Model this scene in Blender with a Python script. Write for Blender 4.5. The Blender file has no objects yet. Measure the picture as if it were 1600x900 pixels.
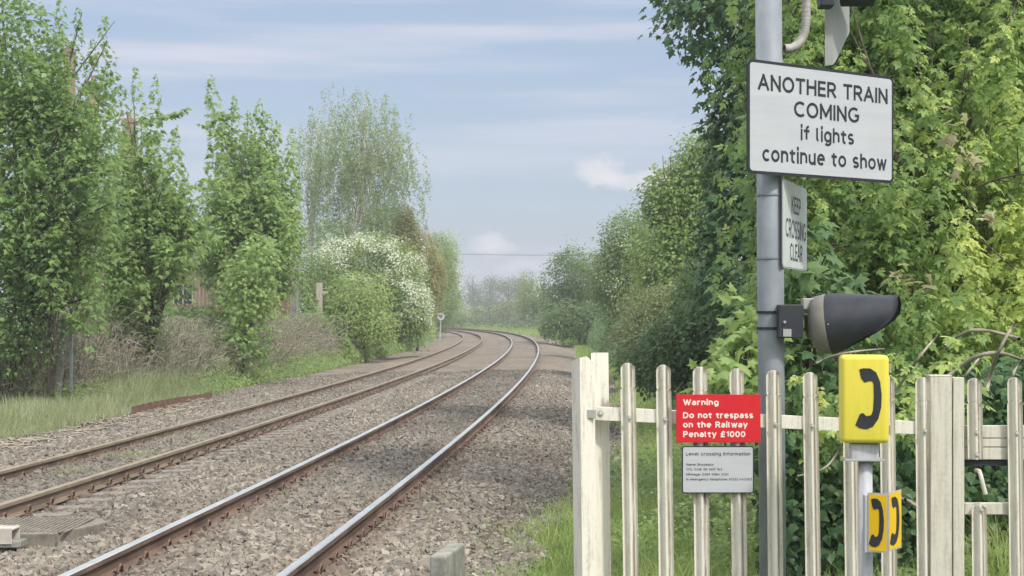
import bpy, bmesh, math
import numpy as np
from mathutils import Vector, Matrix

S = bpy.context.scene
COL = S.collection
R = math.radians

# ------------------------------------------------------------------ camera
F, YH, CH = 2500.0, 491.6, 1.77           # focal length in photo pixels, horizon row, eye height over the rails
cam = bpy.data.cameras.new('camera'); cam_o = bpy.data.objects.new('camera', cam); COL.objects.link(cam_o)
cam.sensor_width = 36.0; cam.lens = F/1600*36.0
cam.shift_y = (YH-450)/1600
cam.clip_start = .1; cam.clip_end = 8000
cam_o.location = (0, 0, CH); cam_o.rotation_euler = (R(90), 0, 0)
S.camera = cam_o

def P(x, y, D):
    return Vector(((x-800)*D/F, D, CH+(YH-y)*D/F))

# ------------------------------------------------------------------ sun, sky, exposure
SUN_EL, SUN_AZ = 50.0, 140.0              # azimuth clockwise from the viewing direction (+Y)
sun = bpy.data.lights.new('sun', 'SUN'); sun_o = bpy.data.objects.new('sun', sun); COL.objects.link(sun_o)
sun.energy = 2.5; sun.angle = R(4.5); sun.color = (1, .95, .87)
sd = Vector((math.sin(R(SUN_AZ))*math.cos(R(SUN_EL)), math.cos(R(SUN_AZ))*math.cos(R(SUN_EL)), math.sin(R(SUN_EL))))
sun_o.rotation_euler = (-sd).to_track_quat('-Z', 'Y').to_euler()
sun_o.location = (20, -20, 40)

W = bpy.data.worlds.new('World'); S.world = W; W.use_nodes = True
nt = W.node_tree; nt.nodes.clear()
def N(t, typ, **kw):
    n = t.nodes.new(typ)
    for k, v in kw.items():
        if k in n.inputs.keys(): n.inputs[k].default_value = v
        else: setattr(n, k, v)
    return n
wo = N(nt, 'ShaderNodeOutputWorld'); bg = N(nt, 'ShaderNodeBackground')
SKY_K = .097
bg.inputs[1].default_value = SKY_K
nt.links.new(bg.outputs[0], wo.inputs[0])
sk = N(nt, 'ShaderNodeTexSky'); sk.sky_type = 'NISHITA'; sk.sun_disc = False
sk.sun_elevation = R(SUN_EL); sk.sun_rotation = R(SUN_AZ); sk.air_density = 1.0; sk.dust_density = 2.2; sk.ozone_density = 1.5
tc = N(nt, 'ShaderNodeTexCoord'); sep = N(nt, 'ShaderNodeSeparateXYZ'); nt.links.new(tc.outputs['Generated'], sep.inputs[0])
def wmath(op, a, b=None, c=None):
    n = N(nt, 'ShaderNodeMath', operation=op)
    for i, v in enumerate((a, b, c)):
        if v is None: continue
        if isinstance(v, (int, float)): n.inputs[i].default_value = v
        else: nt.links.new(v, n.inputs[i])
    return n.outputs[0]
def wmix(f, a, b):
    n = N(nt, 'ShaderNodeMix', data_type='RGBA')
    for s, v in ((n.inputs[0], f), (n.inputs[6], a), (n.inputs[7], b)):
        if isinstance(v, (int, float)): s.default_value = v
        elif isinstance(v, tuple): s.default_value = v
        else: nt.links.new(v, s)
    return n.outputs[2]
def wnoise(scale, detail, rough, mapscale, loc=(0, 0, 0)):
    mp = N(nt, 'ShaderNodeMapping'); nt.links.new(tc.outputs['Generated'], mp.inputs[0])
    mp.inputs['Scale'].default_value = mapscale; mp.inputs['Location'].default_value = loc
    n = N(nt, 'ShaderNodeTexNoise'); n.inputs['Scale'].default_value = scale
    n.inputs['Detail'].default_value = detail; n.inputs['Roughness'].default_value = rough
    nt.links.new(mp.outputs[0], n.inputs['Vector']); return n.outputs[0]
def wramp(v, a, b):
    n = N(nt, 'ShaderNodeMapRange', interpolation_type='SMOOTHSTEP'); nt.links.new(v, n.inputs[0])
    n.inputs[1].default_value = a; n.inputs[2].default_value = b; return n.outputs[0]
CW = (6.5, 6.35, 7.1, 1)                 # cloud white in sky units (times SKY_K)
base = wmix(.48, sk.outputs[0], (4.1, 5.1, 7.0, 1))    # milky air
st = wramp(wnoise(3.2, 5, .5, (1.0, 1.0, 13.0), (.3, 0, .15)), .40, .72)
hz = wramp(sep.outputs[2], .02, .16)
st = wmath('MULTIPLY', st, wmath('MULTIPLY_ADD', hz, .6, .12))
col = wmix(st, base, CW)
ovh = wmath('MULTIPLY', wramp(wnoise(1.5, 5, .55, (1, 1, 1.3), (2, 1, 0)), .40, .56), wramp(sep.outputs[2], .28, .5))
col = wmix(ovh, col, (23.5, 23.5, 24, 1))          # unseen broken bright cloud, added overhead to raise the fill on the foliage
warp = wmath('SUBTRACT', wnoise(34, 6, .62, (1, 1, 1.7)), .5)
def cumulus(px, py, rx, ry, k):
    global col
    cx, cz = (px-800)/F, (YH-py)/F
    l = math.sqrt(1+cx*cx+cz*cz); cx /= l; cz /= l
    dx = wmath('DIVIDE', wmath('SUBTRACT', wmath('MULTIPLY_ADD', warp, .03, sep.outputs[0]), cx), rx/F)
    dz = wmath('DIVIDE', wmath('SUBTRACT', wmath('MULTIPLY_ADD', warp, .018, sep.outputs[2]), cz), ry/F)
    r2 = wmath('ADD', wmath('MULTIPLY', dx, dx), wmath('MULTIPLY', dz, dz))
    m = wmath('MULTIPLY', wramp(r2, 1.5, .0), k)
    m = wmath('MULTIPLY', m, wmath('GREATER_THAN', sep.outputs[1], 0))
    col = wmix(m, col, (7.6, 7.15, 7.3, 1))
cumulus(938, 268, 46, 24, .62); cumulus(985, 282, 62, 15, .5); cumulus(1040, 277, 38, 16, .5)
cumulus(760, 380, 26, 15, .5); cumulus(775, 392, 30, 9, .35); cumulus(830, 413, 50, 9, .3); cumulus(700, 420, 60, 8, .2)
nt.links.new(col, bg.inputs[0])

S.view_settings.view_transform = 'Standard'; S.view_settings.look = 'None'
S.view_settings.exposure = .34; S.view_settings.gamma = 1; S.view_settings.use_curve_mapping = False
S.render.engine = 'CYCLES'
cy = S.cycles
cy.max_bounces = 6; cy.diffuse_bounces = 3; cy.glossy_bounces = 2; cy.transmission_bounces = 4; cy.volume_bounces = 0
cy.transparent_max_bounces = 4; cy.use_denoising = True; cy.caustics_reflective = False; cy.caustics_refractive = False
cy.sample_clamp_indirect = 6

# ------------------------------------------------------------------ object helpers
def tag(o, label=None, cat=None, group=None, kind=None):
    if label: o['label'] = label
    if cat: o['category'] = cat
    if group: o['group'] = group
    if kind: o['kind'] = kind
    return o
def empty(name, loc, label=None, cat=None, group=None, rz=0):
    o = bpy.data.objects.new(name, None); COL.objects.link(o); o.location = loc; o.rotation_euler = (0, 0, rz)
    o.empty_display_size = .1
    bpy_roots.append(o)
    return tag(o, label, cat, group)
bpy_roots = []
def link(name, me, mat, parent=None, world=True):
    """link a mesh; vertices are in world space when world and parent is an un-rotated Empty"""
    o = bpy.data.objects.new(name, me); COL.objects.link(o)
    if mat is not None:
        for m in (mat if isinstance(mat, (list, tuple)) else [mat]): me.materials.append(m)
    if parent is not None:
        o.parent = parent
        if world:
            o.matrix_parent_inverse = wm(parent).inverted()
    return o
def wm(o):
    m = Matrix.LocRotScale(o.location, o.rotation_euler, o.scale)
    return wm(o.parent) @ o.matrix_parent_inverse @ m if o.parent else m
def np_mesh(name, V, T, attr=None, col=None, mi=None, smooth=False):
    """fast triangle / quad mesh from arrays"""
    V = np.ascontiguousarray(V, np.float32); T = np.ascontiguousarray(T, np.int32)
    k = T.shape[1]
    me = bpy.data.meshes.new(name)
    me.vertices.add(len(V)); me.vertices.foreach_set('co', V.ravel())
    me.loops.add(T.size); me.loops.foreach_set('vertex_index', T.ravel())
    me.polygons.add(len(T)); me.polygons.foreach_set('loop_start', np.arange(0, T.size, k, dtype=np.int32))
    if mi is not None: me.polygons.foreach_set('material_index', np.asarray(mi, np.int32))
    me.polygons.foreach_set('use_smooth', np.full(len(T), smooth, bool))
    if attr is not None:
        a = me.attributes.new('tint', 'FLOAT', 'POINT'); a.data.foreach_set('value', np.asarray(attr, np.float32).ravel())
    if col is not None:
        a = me.attributes.new('stone', 'FLOAT_COLOR', 'POINT'); a.data.foreach_set('color', np.asarray(col, np.float32).ravel())
    me.update(calc_edges=True)
    return me
def bm_mesh(name, bm, smooth=False):
    me = bpy.data.meshes.new(name)
    bmesh.ops.recalc_face_normals(bm, faces=bm.faces[:])
    bm.to_mesh(me); bm.free()
    if smooth: me.polygons.foreach_set('use_smooth', np.ones(len(me.polygons), bool))
    return me
def add_box(bm, c, s, M=None, bev=0.0):
    r = bmesh.ops.create_cube(bm, size=1)
    vs = r['verts']
    for v in vs: v.co = Vector((v.co.x*s[0], v.co.y*s[1], v.co.z*s[2]))
    if bev:
        es = list({e for v in vs for e in v.link_edges})
        rr = bmesh.ops.bevel(bm, geom=es, offset=bev, segments=2, affect='EDGES', profile=.5)
        vs = list({v for f in rr['faces'] for v in f.verts} | {v for v in vs if v.is_valid})
    T = Matrix.Translation(c)
    if M is not None: T = M @ T
    for v in vs: v.co = T @ v.co
    return vs
def add_prism(bm, pts, y0, y1, M=None, bev=0):
    """polygon in local x,z extruded along local y"""
    a = [bm.verts.new((p[0], y0, p[1])) for p in pts]; b = [bm.verts.new((p[0], y1, p[1])) for p in pts]
    n = len(pts)
    fs = [bm.faces.new(a), bm.faces.new(b[::-1])]
    for i in range(n): fs.append(bm.faces.new((a[i], b[i], b[(i+1) % n], a[(i+1) % n])))
    vs = a+b
    if bev:
        es = list({e for v in vs for e in v.link_edges})
        rr = bmesh.ops.bevel(bm, geom=es, offset=bev, segments=2, affect='EDGES', profile=.5)
        vs = list({v for f in rr['faces'] for v in f.verts} | {v for v in vs if v.is_valid})
    if M is not None:
        for v in vs: v.co = M @ v.co
def rounded(w, h, r, n=6, cx=0, cz=0):
    pts = []
    for sx, sz, a0 in ((1, 1, 0), (-1, 1, 90), (-1, -1, 180), (1, -1, 270)):
        for i in range(n+1):
            a = R(a0+90*i/n); pts.append((cx+sx*(w/2-r)+r*math.cos(a), cz+sz*(h/2-r)+r*math.sin(a)))
    return pts
def tubes(paths, sides=6):
    """list of (points, radii) -> V, T(quads as arrays)"""
    Vs, Ts, o = [], [], 0
    ang = np.arange(sides)*2*np.pi/sides
    for pts, rad in paths:
        p = np.asarray(pts, float); n = len(p)
        rad = np.broadcast_to(np.asarray(rad, float), (n,))
        t = np.gradient(p, axis=0); t /= np.linalg.norm(t, axis=1)[:, None]+1e-9
        ref = np.where(np.abs(t[:, 2:3]) > .9, np.array([[1., 0, 0]]), np.array([[0, 0, 1.]]))
        a = np.cross(t, ref); a /= np.linalg.norm(a, axis=1)[:, None]+1e-9
        for i in range(1, n):                       # keep the frame from flipping
            q = a[i-1]-t[i]*np.dot(a[i-1], t[i]); l = np.linalg.norm(q)
            if l > 1e-6: a[i] = q/l
        b = np.cross(t, a)
        ring = p[:, None]+rad[:, None, None]*(np.cos(ang)[None, :, None]*a[:, None]+np.sin(ang)[None, :, None]*b[:, None])
        Vs.append(ring.reshape(-1, 3))
        i, j = np.meshgrid(np.arange(n-1), np.arange(sides), indexing='ij')
        q = np.stack([i*sides+j, i*sides+(j+1) % sides, (i+1)*sides+(j+1) % sides, (i+1)*sides+j], -1).reshape(-1, 4)
        Ts.append(q+o); o += n*sides
    return np.concatenate(Vs), np.concatenate(Ts)
def tube_mesh(name, paths, sides=6, smooth=True):
    V, T = tubes(paths, sides); return np_mesh(name, V, T, smooth=smooth)
def add_cyl(bm, p0, p1, r0, r1=None, seg=20, caps=True):
    p0, p1 = Vector(p0), Vector(p1); d = p1-p0
    r = bmesh.ops.create_cone(bm, cap_ends=caps, segments=seg, radius1=r0, radius2=r0 if r1 is None else r1, depth=d.length)
    M = Matrix.Translation((p0+p1)/2) @ d.to_track_quat('Z', 'Y').to_matrix().to_4x4()
    for v in r['verts']: v.co = M @ v.co

# ------------------------------------------------------------------ materials
def newmat(name):
    m = bpy.data.materials.new(name); m.use_nodes = True
    t = m.node_tree; b = t.nodes['Principled BSDF']; return m, t, b
def c4(c): return (c[0], c[1], c[2], 1)
def ramp(t, stops, src=None):
    n = t.nodes.new('ShaderNodeValToRGB'); e = n.color_ramp.elements
    while len(e) < len(stops): e.new(.5)
    for el, (p, c) in zip(e, stops): el.position = p; el.color = c4(c)
    if src is not None: t.links.new(src, n.inputs[0])
    return n.outputs[0]
def noise(t, scale, detail=4, rough=.6, stretch=(1, 1, 1), coord='Object'):
    tcn = t.nodes.new('ShaderNodeTexCoord'); mp = t.nodes.new('ShaderNodeMapping'); mp.inputs['Scale'].default_value = stretch
    t.links.new(tcn.outputs[coord], mp.inputs[0])
    n = t.nodes.new('ShaderNodeTexNoise'); n.inputs['Scale'].default_value = scale; n.inputs['Detail'].default_value = detail; n.inputs['Roughness'].default_value = rough
    t.links.new(mp.outputs[0], n.inputs['Vector']); return n.outputs[0]
def bump(t, b, h, strength, dist=.01):
    n = t.nodes.new('ShaderNodeBump'); n.inputs['Strength'].default_value = strength; n.inputs['Distance'].default_value = dist
    t.links.new(h, n.inputs['Height']); t.links.new(n.outputs[0], b.inputs['Normal'])
def pmat(name, c1, c2, scale=8, rough=.7, metal=0, bmp=0, stretch=(1, 1, 1), lo=.35, hi=.65, spec=.4, dist=.01, mid=None):
    m, t, b = newmat(name)
    f = noise(t, scale, 5, .6, stretch)
    st = [(lo, c1), (hi, c2)] if mid is None else [(lo, c1), ((lo+hi)/2, mid), (hi, c2)]
    t.links.new(ramp(t, st, f), b.inputs['Base Color'])
    b.inputs['Roughness'].default_value = rough; b.inputs['Metallic'].default_value = metal; b.inputs['Specular IOR Level'].default_value = spec
    if bmp: bump(t, b, noise(t, scale*4, 4, .6, stretch), bmp, dist)
    return m
def leafmat(name, dark, mid, light, trans=.35, rough=.5):
    m, t, b = newmat(name)
    at = t.nodes.new('ShaderNodeAttribute'); at.attribute_name = 'tint'
    c = ramp(t, [(.05, dark), (.5, mid), (.95, light)], at.outputs['Fac'])
    b.inputs['Roughness'].default_value = rough; b.inputs['Specular IOR Level'].default_value = .25
    t.links.new(c, b.inputs['Base Color'])
    tr = t.nodes.new('ShaderNodeBsdfTranslucent'); hs = t.nodes.new('ShaderNodeHueSaturation')
    hs.inputs['Value'].default_value = 1.5; hs.inputs['Hue'].default_value = .485; t.links.new(c, hs.inputs['Color']); t.links.new(hs.outputs[0], tr.inputs[0])
    mx = t.nodes.new('ShaderNodeMixShader'); mx.inputs[0].default_value = trans
    t.links.new(b.outputs[0], mx.inputs[1]); t.links.new(tr.outputs[0], mx.inputs[2])
    t.links.new(mx.outputs[0], t.nodes['Material Output'].inputs['Surface'])
    return m

M_bark = pmat('bark', (.06, .048, .036), (.15, .125, .1), 6, .9, bmp=.6, stretch=(1, 1, .25))
M_birchbark = pmat('birch bark', (.12, .11, .1), (.62, .6, .56), 5, .8, bmp=.3, stretch=(1, 1, 2.5), lo=.36, hi=.5)
M_twig = pmat('dry twig', (.17, .148, .11), (.41, .37, .29), 3, .9)
M_paleTwig = pmat('pale twig', (.3, .27, .22), (.5, .46, .4), 3, .9)
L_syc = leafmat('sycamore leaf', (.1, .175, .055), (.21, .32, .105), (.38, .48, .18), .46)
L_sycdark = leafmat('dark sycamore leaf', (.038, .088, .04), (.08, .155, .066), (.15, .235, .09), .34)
L_elder = leafmat('golden maple leaf', (.1, .18, .065), (.23, .345, .115), (.54, .62, .2), .48)
L_haw = leafmat('hawthorn leaf', (.1, .165, .058), (.19, .275, .09), (.3, .38, .13), .42)
L_birch = leafmat('birch leaf', (.16, .22, .105), (.26, .335, .17), (.38, .45, .25), .45)
L_yel = leafmat('yellow green leaf', (.12, .2, .06), (.215, .31, .1), (.34, .43, .15), .44)
L_con = leafmat('cypress spray', (.15, .17, .06), (.275, .275, .105), (.43, .4, .17), .3)
L_dark = leafmat('shrub leaf', (.06, .115, .045), (.12, .195, .078), (.205, .285, .112), .38)
L_olive = leafmat('budding olive leaf', (.1, .14, .06), (.185, .225, .095), (.3, .31, .145), .36)
L_ivy = leafmat('ivy leaf', (.035, .08, .034), (.075, .145, .052), (.17, .255, .085), .25, .38)
L_far = leafmat('far leaf', (.08, .11, .06), (.13, .165, .085), (.2, .23, .12), .3)
L_grass = leafmat('grass blade', (.12, .2, .05), (.24, .345, .1), (.42, .48, .19), .42)
L_pgrass = leafmat('pale grass blade', (.22, .26, .12), (.36, .41, .23), (.54, .54, .36), .42)
L_red = leafmat('bronze young leaf', (.25, .22, .12), (.36, .34, .19), (.46, .45, .27), .4)
L_blos = leafmat('white blossom', (.42, .48, .3), (.58, .62, .47), (.72, .74, .63), .3)

# ------------------------------------------------------------------ track alignment
POLY = (-3.1555, 8.3258, -6.0796, 2.6234, -.9621)
DMAX = 225.0
def _xc(D):
    d = np.asarray(D, float)/100
    return sum(c*d**k for k, c in enumerate(POLY))
def _dx(D):
    d = np.asarray(D, float)/100
    return sum(k*c*d**(k-1) for k, c in enumerate(POLY) if k)/100
_X0, _S0 = float(_xc(DMAX)), float(_dx(DMAX)); _C = -1/520.
def XC(D):
    D = np.asarray(D, float); e = np.clip(D-DMAX, 0, 90); f = np.clip(D-DMAX-90, 0, None)
    near = np.clip(D, 0, DMAX); b = np.clip(D, None, 0)
    return _xc(near)+b*float(_dx(0))+_S0*e+.5*_C*e*e+(_S0+_C*90)*f
def SL(D):
    D = np.asarray(D, float); return np.where(D < DMAX, _dx(np.clip(D, 0, DMAX)), _S0+_C*np.clip(D-DMAX, 0, 90))
GRD = -.0002
SP, DZ, CANT, CANTL, GH = 3.64, -.071, .0162, .0596, .7525
def track_pt(Dc, u, z):
    th = np.arctan(SL(Dc))
    return np.stack([XC(Dc)+u*np.cos(th), Dc-u*np.sin(th), z+GRD*np.asarray(Dc, float)+0*Dc], -1)
def smooth(a, b, x):
    t = np.clip((x-a)/(b-a), 0, 1); return t*t*(3-2*t)

_rs = np.random.default_rng(7)
_ph = _rs.uniform(0, 6.28, (8, 3)); _fr = _rs.normal(0, 1, (8, 3))
def wob(x, y, s=1.0):
    """smooth pseudo noise about -1..1"""
    r = 0
    for i in range(8): r = r+np.sin(_fr[i, 0]*x*s+_fr[i, 1]*y*s+_ph[i, 0])
    return r/4.0

def ground_z(X, D):
    """soil level (below the ballast where there is ballast)"""
    u = X-XC(D)
    z = np.full_like(u, -.42)
    z = z+.95*smooth(-7.5, -9.8, u)*smooth(32, 52, D)*(1-.75*smooth(70, 110, D))+.4*smooth(-7.2, -10.5, u)+.3*smooth(-11, -20, u)
    bank = 1.5*smooth(3.4, 9.5, u)*(.35+.65*smooth(60, 25, D))
    z = z+bank+.14*smooth(1.6, 2.6, u)*smooth(22, 12, D)
    z = z+.05*wob(X, D, .9)*smooth(1.8, 3.5, np.abs(u+1.8)-2.2)
    z = z-.5*smooth(120, 400, np.abs(u))
    return z+GRD*np.clip(D, 0, 300)
def ballast_z(u, D):
    zr, zl = -.178, -.178+DZ
    z = np.where(u > -1.82, zr, zl)
    mid = smooth(-2.6, -1.0, u); z = zl+(zr-zl)*mid
    z = z-.03*smooth(.5, .0, np.abs(u+1.82))
    wide = 1.0+1.0*smooth(14, 24, D)
    z = z-.3*smooth(1.25, 1.25+wide*1.1, u)
    z = z-.22*smooth(-5.0, -7.4, u)
    return z+GRD*np.clip(D, 0, 300)

# ------------------------------------------------------------------ terrain
def grid_mesh(name, us, Ds, zf, smooth_=True):
    U, D = np.meshgrid(us, Ds); X = XC(D)+U
    Z = zf(U, X, D)
    V = np.stack([X, D, Z], -1).reshape(-1, 3); n, m = U.shape
    i, j = np.meshgrid(np.arange(n-1), np.arange(m-1), indexing='ij')
    T = np.stack([i*m+j, i*m+j+1, (i+1)*m+j+1, (i+1)*m+j], -1).reshape(-1, 4)
    return np_mesh(name, V, T, smooth=smooth_)
m, t, b = newmat('grassy soil')
f1 = noise(t, .8, 6, .65, coord='Object'); f2 = noise(t, 14, 5, .7, coord='Object')
mx = t.nodes.new('ShaderNodeMix'); mx.data_type = 'RGBA'; mx.inputs[0].default_value = .5
t.links.new(ramp(t, [(.3, (.1, .085, .05)), (.5, (.1, .14, .04)), (.7, (.16, .21, .06))], f1), mx.inputs[6])
t.links.new(ramp(t, [(.3, (.06, .08, .028)), (.7, (.17, .2, .075))], f2), mx.inputs[7])
t.links.new(mx.outputs[2], b.inputs['Base Color']); b.inputs['Roughness'].default_value = 1; b.inputs['Specular IOR Level'].default_value = .1
bump(t, b, f2, .8, .05); M_soil = m
us = np.concatenate([-np.geomspace(1500, 24, 18), np.linspace(-22, -9, 20), np.linspace(-8.6, 6, 40), np.linspace(6.5, 24, 26), np.geomspace(27, 1500, 16)])
Ds = np.concatenate([np.linspace(-80, 6, 16), np.linspace(7, 60, 100), np.geomspace(61, 400, 90), np.geomspace(440, 3800, 14)])
tag(link('ground', grid_mesh('ground', us, Ds, lambda u, X, D: ground_z(X, D)), M_soil), kind='structure')

# ballast bed sheet (its edges dip under the soil)
def edgeL(D): return -7.7+.35*wob(D*0+3, D, .55)-.5*smooth(30, 16, D)
def edgeR(D): return 2.15+1.35*smooth(13, 26, D)+.4*wob(D*0, D, .8)*smooth(9, 14, D)+.25*wob(D*0, D, 2.1)
m, t, b = newmat('railway ballast')
tcn = t.nodes.new('ShaderNodeTexCoord'); vo = t.nodes.new('ShaderNodeTexVoronoi'); vo.inputs['Scale'].default_value = 19
t.links.new(tcn.outputs['Object'], vo.inputs['Vector'])
sp_ = t.nodes.new('ShaderNodeSeparateColor'); t.links.new(vo.outputs['Color'], sp_.inputs[0])
cs = ramp(t, [(0, (.15, .13, .11)), (.35, (.24, .212, .178)), (.7, (.31, .275, .232)), (1, (.41, .37, .32))], sp_.outputs[0])
st = ramp(t, [(.35, (.72, .69, .64)), (.62, (1.05, 1.0, .92))], noise(t, .55, 4, .6))
mul = t.nodes.new('ShaderNodeMix'); mul.data_type = 'RGBA'; mul.blend_type = 'MULTIPLY'; mul.inputs[0].default_value = 1
t.links.new(cs, mul.inputs[6]); t.links.new(st, mul.inputs[7]); t.links.new(mul.outputs[2], b.inputs['Base Color'])
b.inputs['Roughness'].default_value = .95; b.inputs['Specular IOR Level'].default_value = .15
inv = t.nodes.new('ShaderNodeMath'); inv.operation = 'SUBTRACT'; inv.inputs[0].default_value = 1; t.links.new(vo.outputs['Distance'], inv.inputs[1])
bump(t, b, inv.outputs[0], 1.0, .06); M_ballast = m
def bz(u, X, D):
    s = np.linspace(0, 1, u.shape[1])[None, :]
    lo, hi = edgeL(D), edgeR(D)
    return ballast_z(u, D)
Dsb = np.concatenate([np.linspace(4, 60, 160), np.geomspace(61, 315, 110)])
S_ = np.linspace(0, 1, 46)
Dg, Sg = np.meshgrid(Dsb, S_, indexing='ij')
Ug = edgeL(Dg)+(edgeR(Dg)-edgeL(Dg))*Sg
Zg = ballast_z(Ug, Dg)
ed = np.minimum(Sg, 1-Sg); gz = ground_z(XC(Dg)+Ug, Dg)
Zg = np.where(ed < .001, np.minimum(Zg, gz-.06), np.where(ed < .03, np.maximum(np.minimum(Zg, gz+.04), gz+.012), np.maximum(Zg, gz+.02)))
V = np.stack([XC(Dg)+Ug, Dg, Zg], -1).reshape(-1, 3); n_, m_ = Dg.shape
i, j = np.meshgrid(np.arange(n_-1), np.arange(m_-1), indexing='ij')
T = np.stack([i*m_+j, (i+1)*m_+j, (i+1)*m_+j+1, i*m_+j+1], -1).reshape(-1, 4)[:, ::-1]
tag(link('ballast_bed', np_mesh('ballast_bed', V, T, smooth=True), M_ballast), kind='structure')
def surf_z(X, D):
    u = X-XC(D); g = ground_z(X, D); bz_ = np.maximum(ballast_z(u, D), g+.02)
    return np.where((u > edgeL(D)+.25) & (u < edgeR(D)-.15), bz_, g)

# loose stones
m, t, b = newmat('ballast stone')
at = t.nodes.new('ShaderNodeAttribute'); at.attribute_name = 'stone'
t.links.new(at.outputs['Color'], b.inputs['Base Color']); b.inputs['Roughness'].default_value = .9; b.inputs['Specular IOR Level'].default_value = .2
M_stone = m
def stones(name, rng, n, D0, D1, size, dens_pow=1.0):
    D = D0+(D1-D0)*rng.random(n)**dens_pow
    lo, hi = edgeL(D)-.3, edgeR(D)+.25
    u = lo+(hi-lo)*rng.random(n)
    X = XC(D)+u
    keep = np.ones(n, bool)
    for r0 in (-GH, GH, -SP-GH, -SP+GH): keep &= np.abs(u-r0) > .085
    keep &= (X > -D*.36-1.0) & (X < D*.2+2.2)
    D, u, X = D[keep], u[keep], X[keep]; n = len(D)
    th = rng.random(n)
    z = np.maximum(ballast_z(u, D), ground_z(X, D)+.015)
    s = size*rng.uniform(.55, 1.25, n)*np.where(rng.random(n) < .05, 1.4, 1)
    # a jittered cube: eight corners pulled about
    c = np.array([(x, y, zz) for zz in (-1, 1) for y in (-1, 1) for x in (-1, 1)], float)*.5
    v = c[None]*rng.uniform(.55, 1.15, (n, 1, 3))+rng.uniform(-.2, .2, (n, 8, 3))
    v[:, :, 2] *= .62
    q = rng.normal(size=(n, 4))*np.array([1, .38, .38, 1]); q /= np.linalg.norm(q, axis=1)[:, None]
    w, x, y, zz = q.T
    Rm = np.stack([1-2*(y*y+zz*zz), 2*(x*y-zz*w), 2*(x*zz+y*w), 2*(x*y+zz*w), 1-2*(x*x+zz*zz), 2*(y*zz-x*w), 2*(x*zz-y*w), 2*(y*zz+x*w), 1-2*(x*x+y*y)], -1).reshape(n, 3, 3)
    v = np.einsum('nij,nkj->nki', Rm, v)*s[:, None, None]
    v += np.stack([X, D, z+.012+rng.uniform(-.3, .22, n)*s], -1)[:, None]
    tri = np.array([(0, 2, 3), (0, 3, 1), (4, 5, 7), (4, 7, 6), (0, 1, 5), (0, 5, 4), (2, 6, 7), (2, 7, 3), (0, 4, 6), (0, 6, 2), (1, 3, 7), (1, 7, 5)])
    T = (tri[None]+8*np.arange(n)[:, None, None]).reshape(-1, 3)
    # stone colours: pink-grey granite, some dark, some pale; brown and oily by the rails
    pal = np.array([(.275, .25, .215), (.235, .215, .19), (.31, .285, .245), (.2, .185, .165), (.28, .24, .2), (.255, .245, .22), (.36, .335, .295)])
    cc = pal[rng.integers(0, len(pal), n)]*rng.uniform(.8, 1.12, (n, 1))
    dr = np.min(np.abs(u[:, None]-np.array([-GH, GH, -SP-GH, -SP+GH])[None]), axis=1)
    rust = (np.exp(-(dr/.3)**2)*.65)[:, None]
    cc = cc*np.array([1.0, .97, .91])*(1-rust)+np.array([.17, .125, .095])*rust
    oil = (smooth(.85, .3, np.abs(u))*smooth(14, 20, D)*.5+smooth(.8, .3, np.abs(u+SP))*.3)[:, None]
    cc = cc*(1-oil)+np.array([.14, .13, .118])*oil
    st = (.86+.14*wob(X, D, 1.1))[:, None]; cc = cc*st
    cols = np.concatenate([np.repeat(cc[:, None], 8, 1), np.ones((n, 8, 1))], -1).reshape(-1, 4)
    return np_mesh(name, v.reshape(-1, 3), T, col=cols)
rng = np.random.default_rng(11)
st1 = stones('ballast_stones', rng, 100000, 8.8, 21, .053)
tag(link('ballast_stones', st1, M_stone), 'loose pinkish grey ballast stones packed between and beside the nearer rails', 'ballast', kind='stuff')
st2 = stones('ballast_stones', rng, 110000, 20.5, 56, .058, 1.15)
tag(link('ballast_stones', st2, M_stone), 'loose grey ballast stones along the middle distance of the line', 'ballast', kind='stuff')

# ------------------------------------------------------------------ rails, sleepers, clips
M_rust = pmat('rail rust', (.085, .055, .042), (.19, .125, .09), 5, .85, bmp=.25, stretch=(1, .3, 1), dist=.004)
M_rustpale = pmat('dry rail rust', (.11, .08, .055), (.22, .165, .115), 5, .85, bmp=.25, stretch=(1, .3, 1), dist=.004)
M_shine = pmat('polished rail head', (.58, .6, .59), (.74, .75, .73), 3, .42, 1.0, lo=.3, hi=.7)
M_dull = pmat('worn brown rail head', (.26, .21, .15), (.36, .3, .21), 4, .5, .4)
M_clip = pmat('rusty clip', (.095, .06, .045), (.19, .115, .085), 30, .75)
M_conc = pmat('sleeper concrete', (.15, .135, .115), (.27, .245, .21), 9, .95, bmp=.4)
PROF = [(-.07, -.159), (-.07, -.149), (-.02, -.137), (-.009, -.125), (-.009, -.055), (-.035, -.042), (-.035, -.008), (-.028, -.001), (-.012, 0),
        (.012, 0), (.028, -.001), (.035, -.008), (.035, -.042), (.009, -.055), (.009, -.125), (.02, -.137), (.07, -.149), (.07, -.159)]
def rail_mesh(u0, z0, shine_idx, D0=3.5, D1=300):
    Dd = np.concatenate([np.arange(D0, 40, 1.0), np.arange(40, D1, 2.5)])
    k = len(PROF); V = []
    for (du, dz) in PROF: V.append(track_pt(Dd, u0+du, z0+dz))
    V = np.stack(V, 1).reshape(-1, 3); n = len(Dd)
    i, j = np.meshgrid(np.arange(n-1), np.arange(k), indexing='ij')
    T = np.stack([i*k+j, i*k+(j+1) % k, (i+1)*k+(j+1) % k, (i+1)*k+j], -1).reshape(-1, 4)
    jj = j.ravel(); mi = np.where((jj >= shine_idx[0]) & (jj <= shine_idx[1]), 1, 0)
    return np_mesh('rail', V, T, mi=mi)
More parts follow.
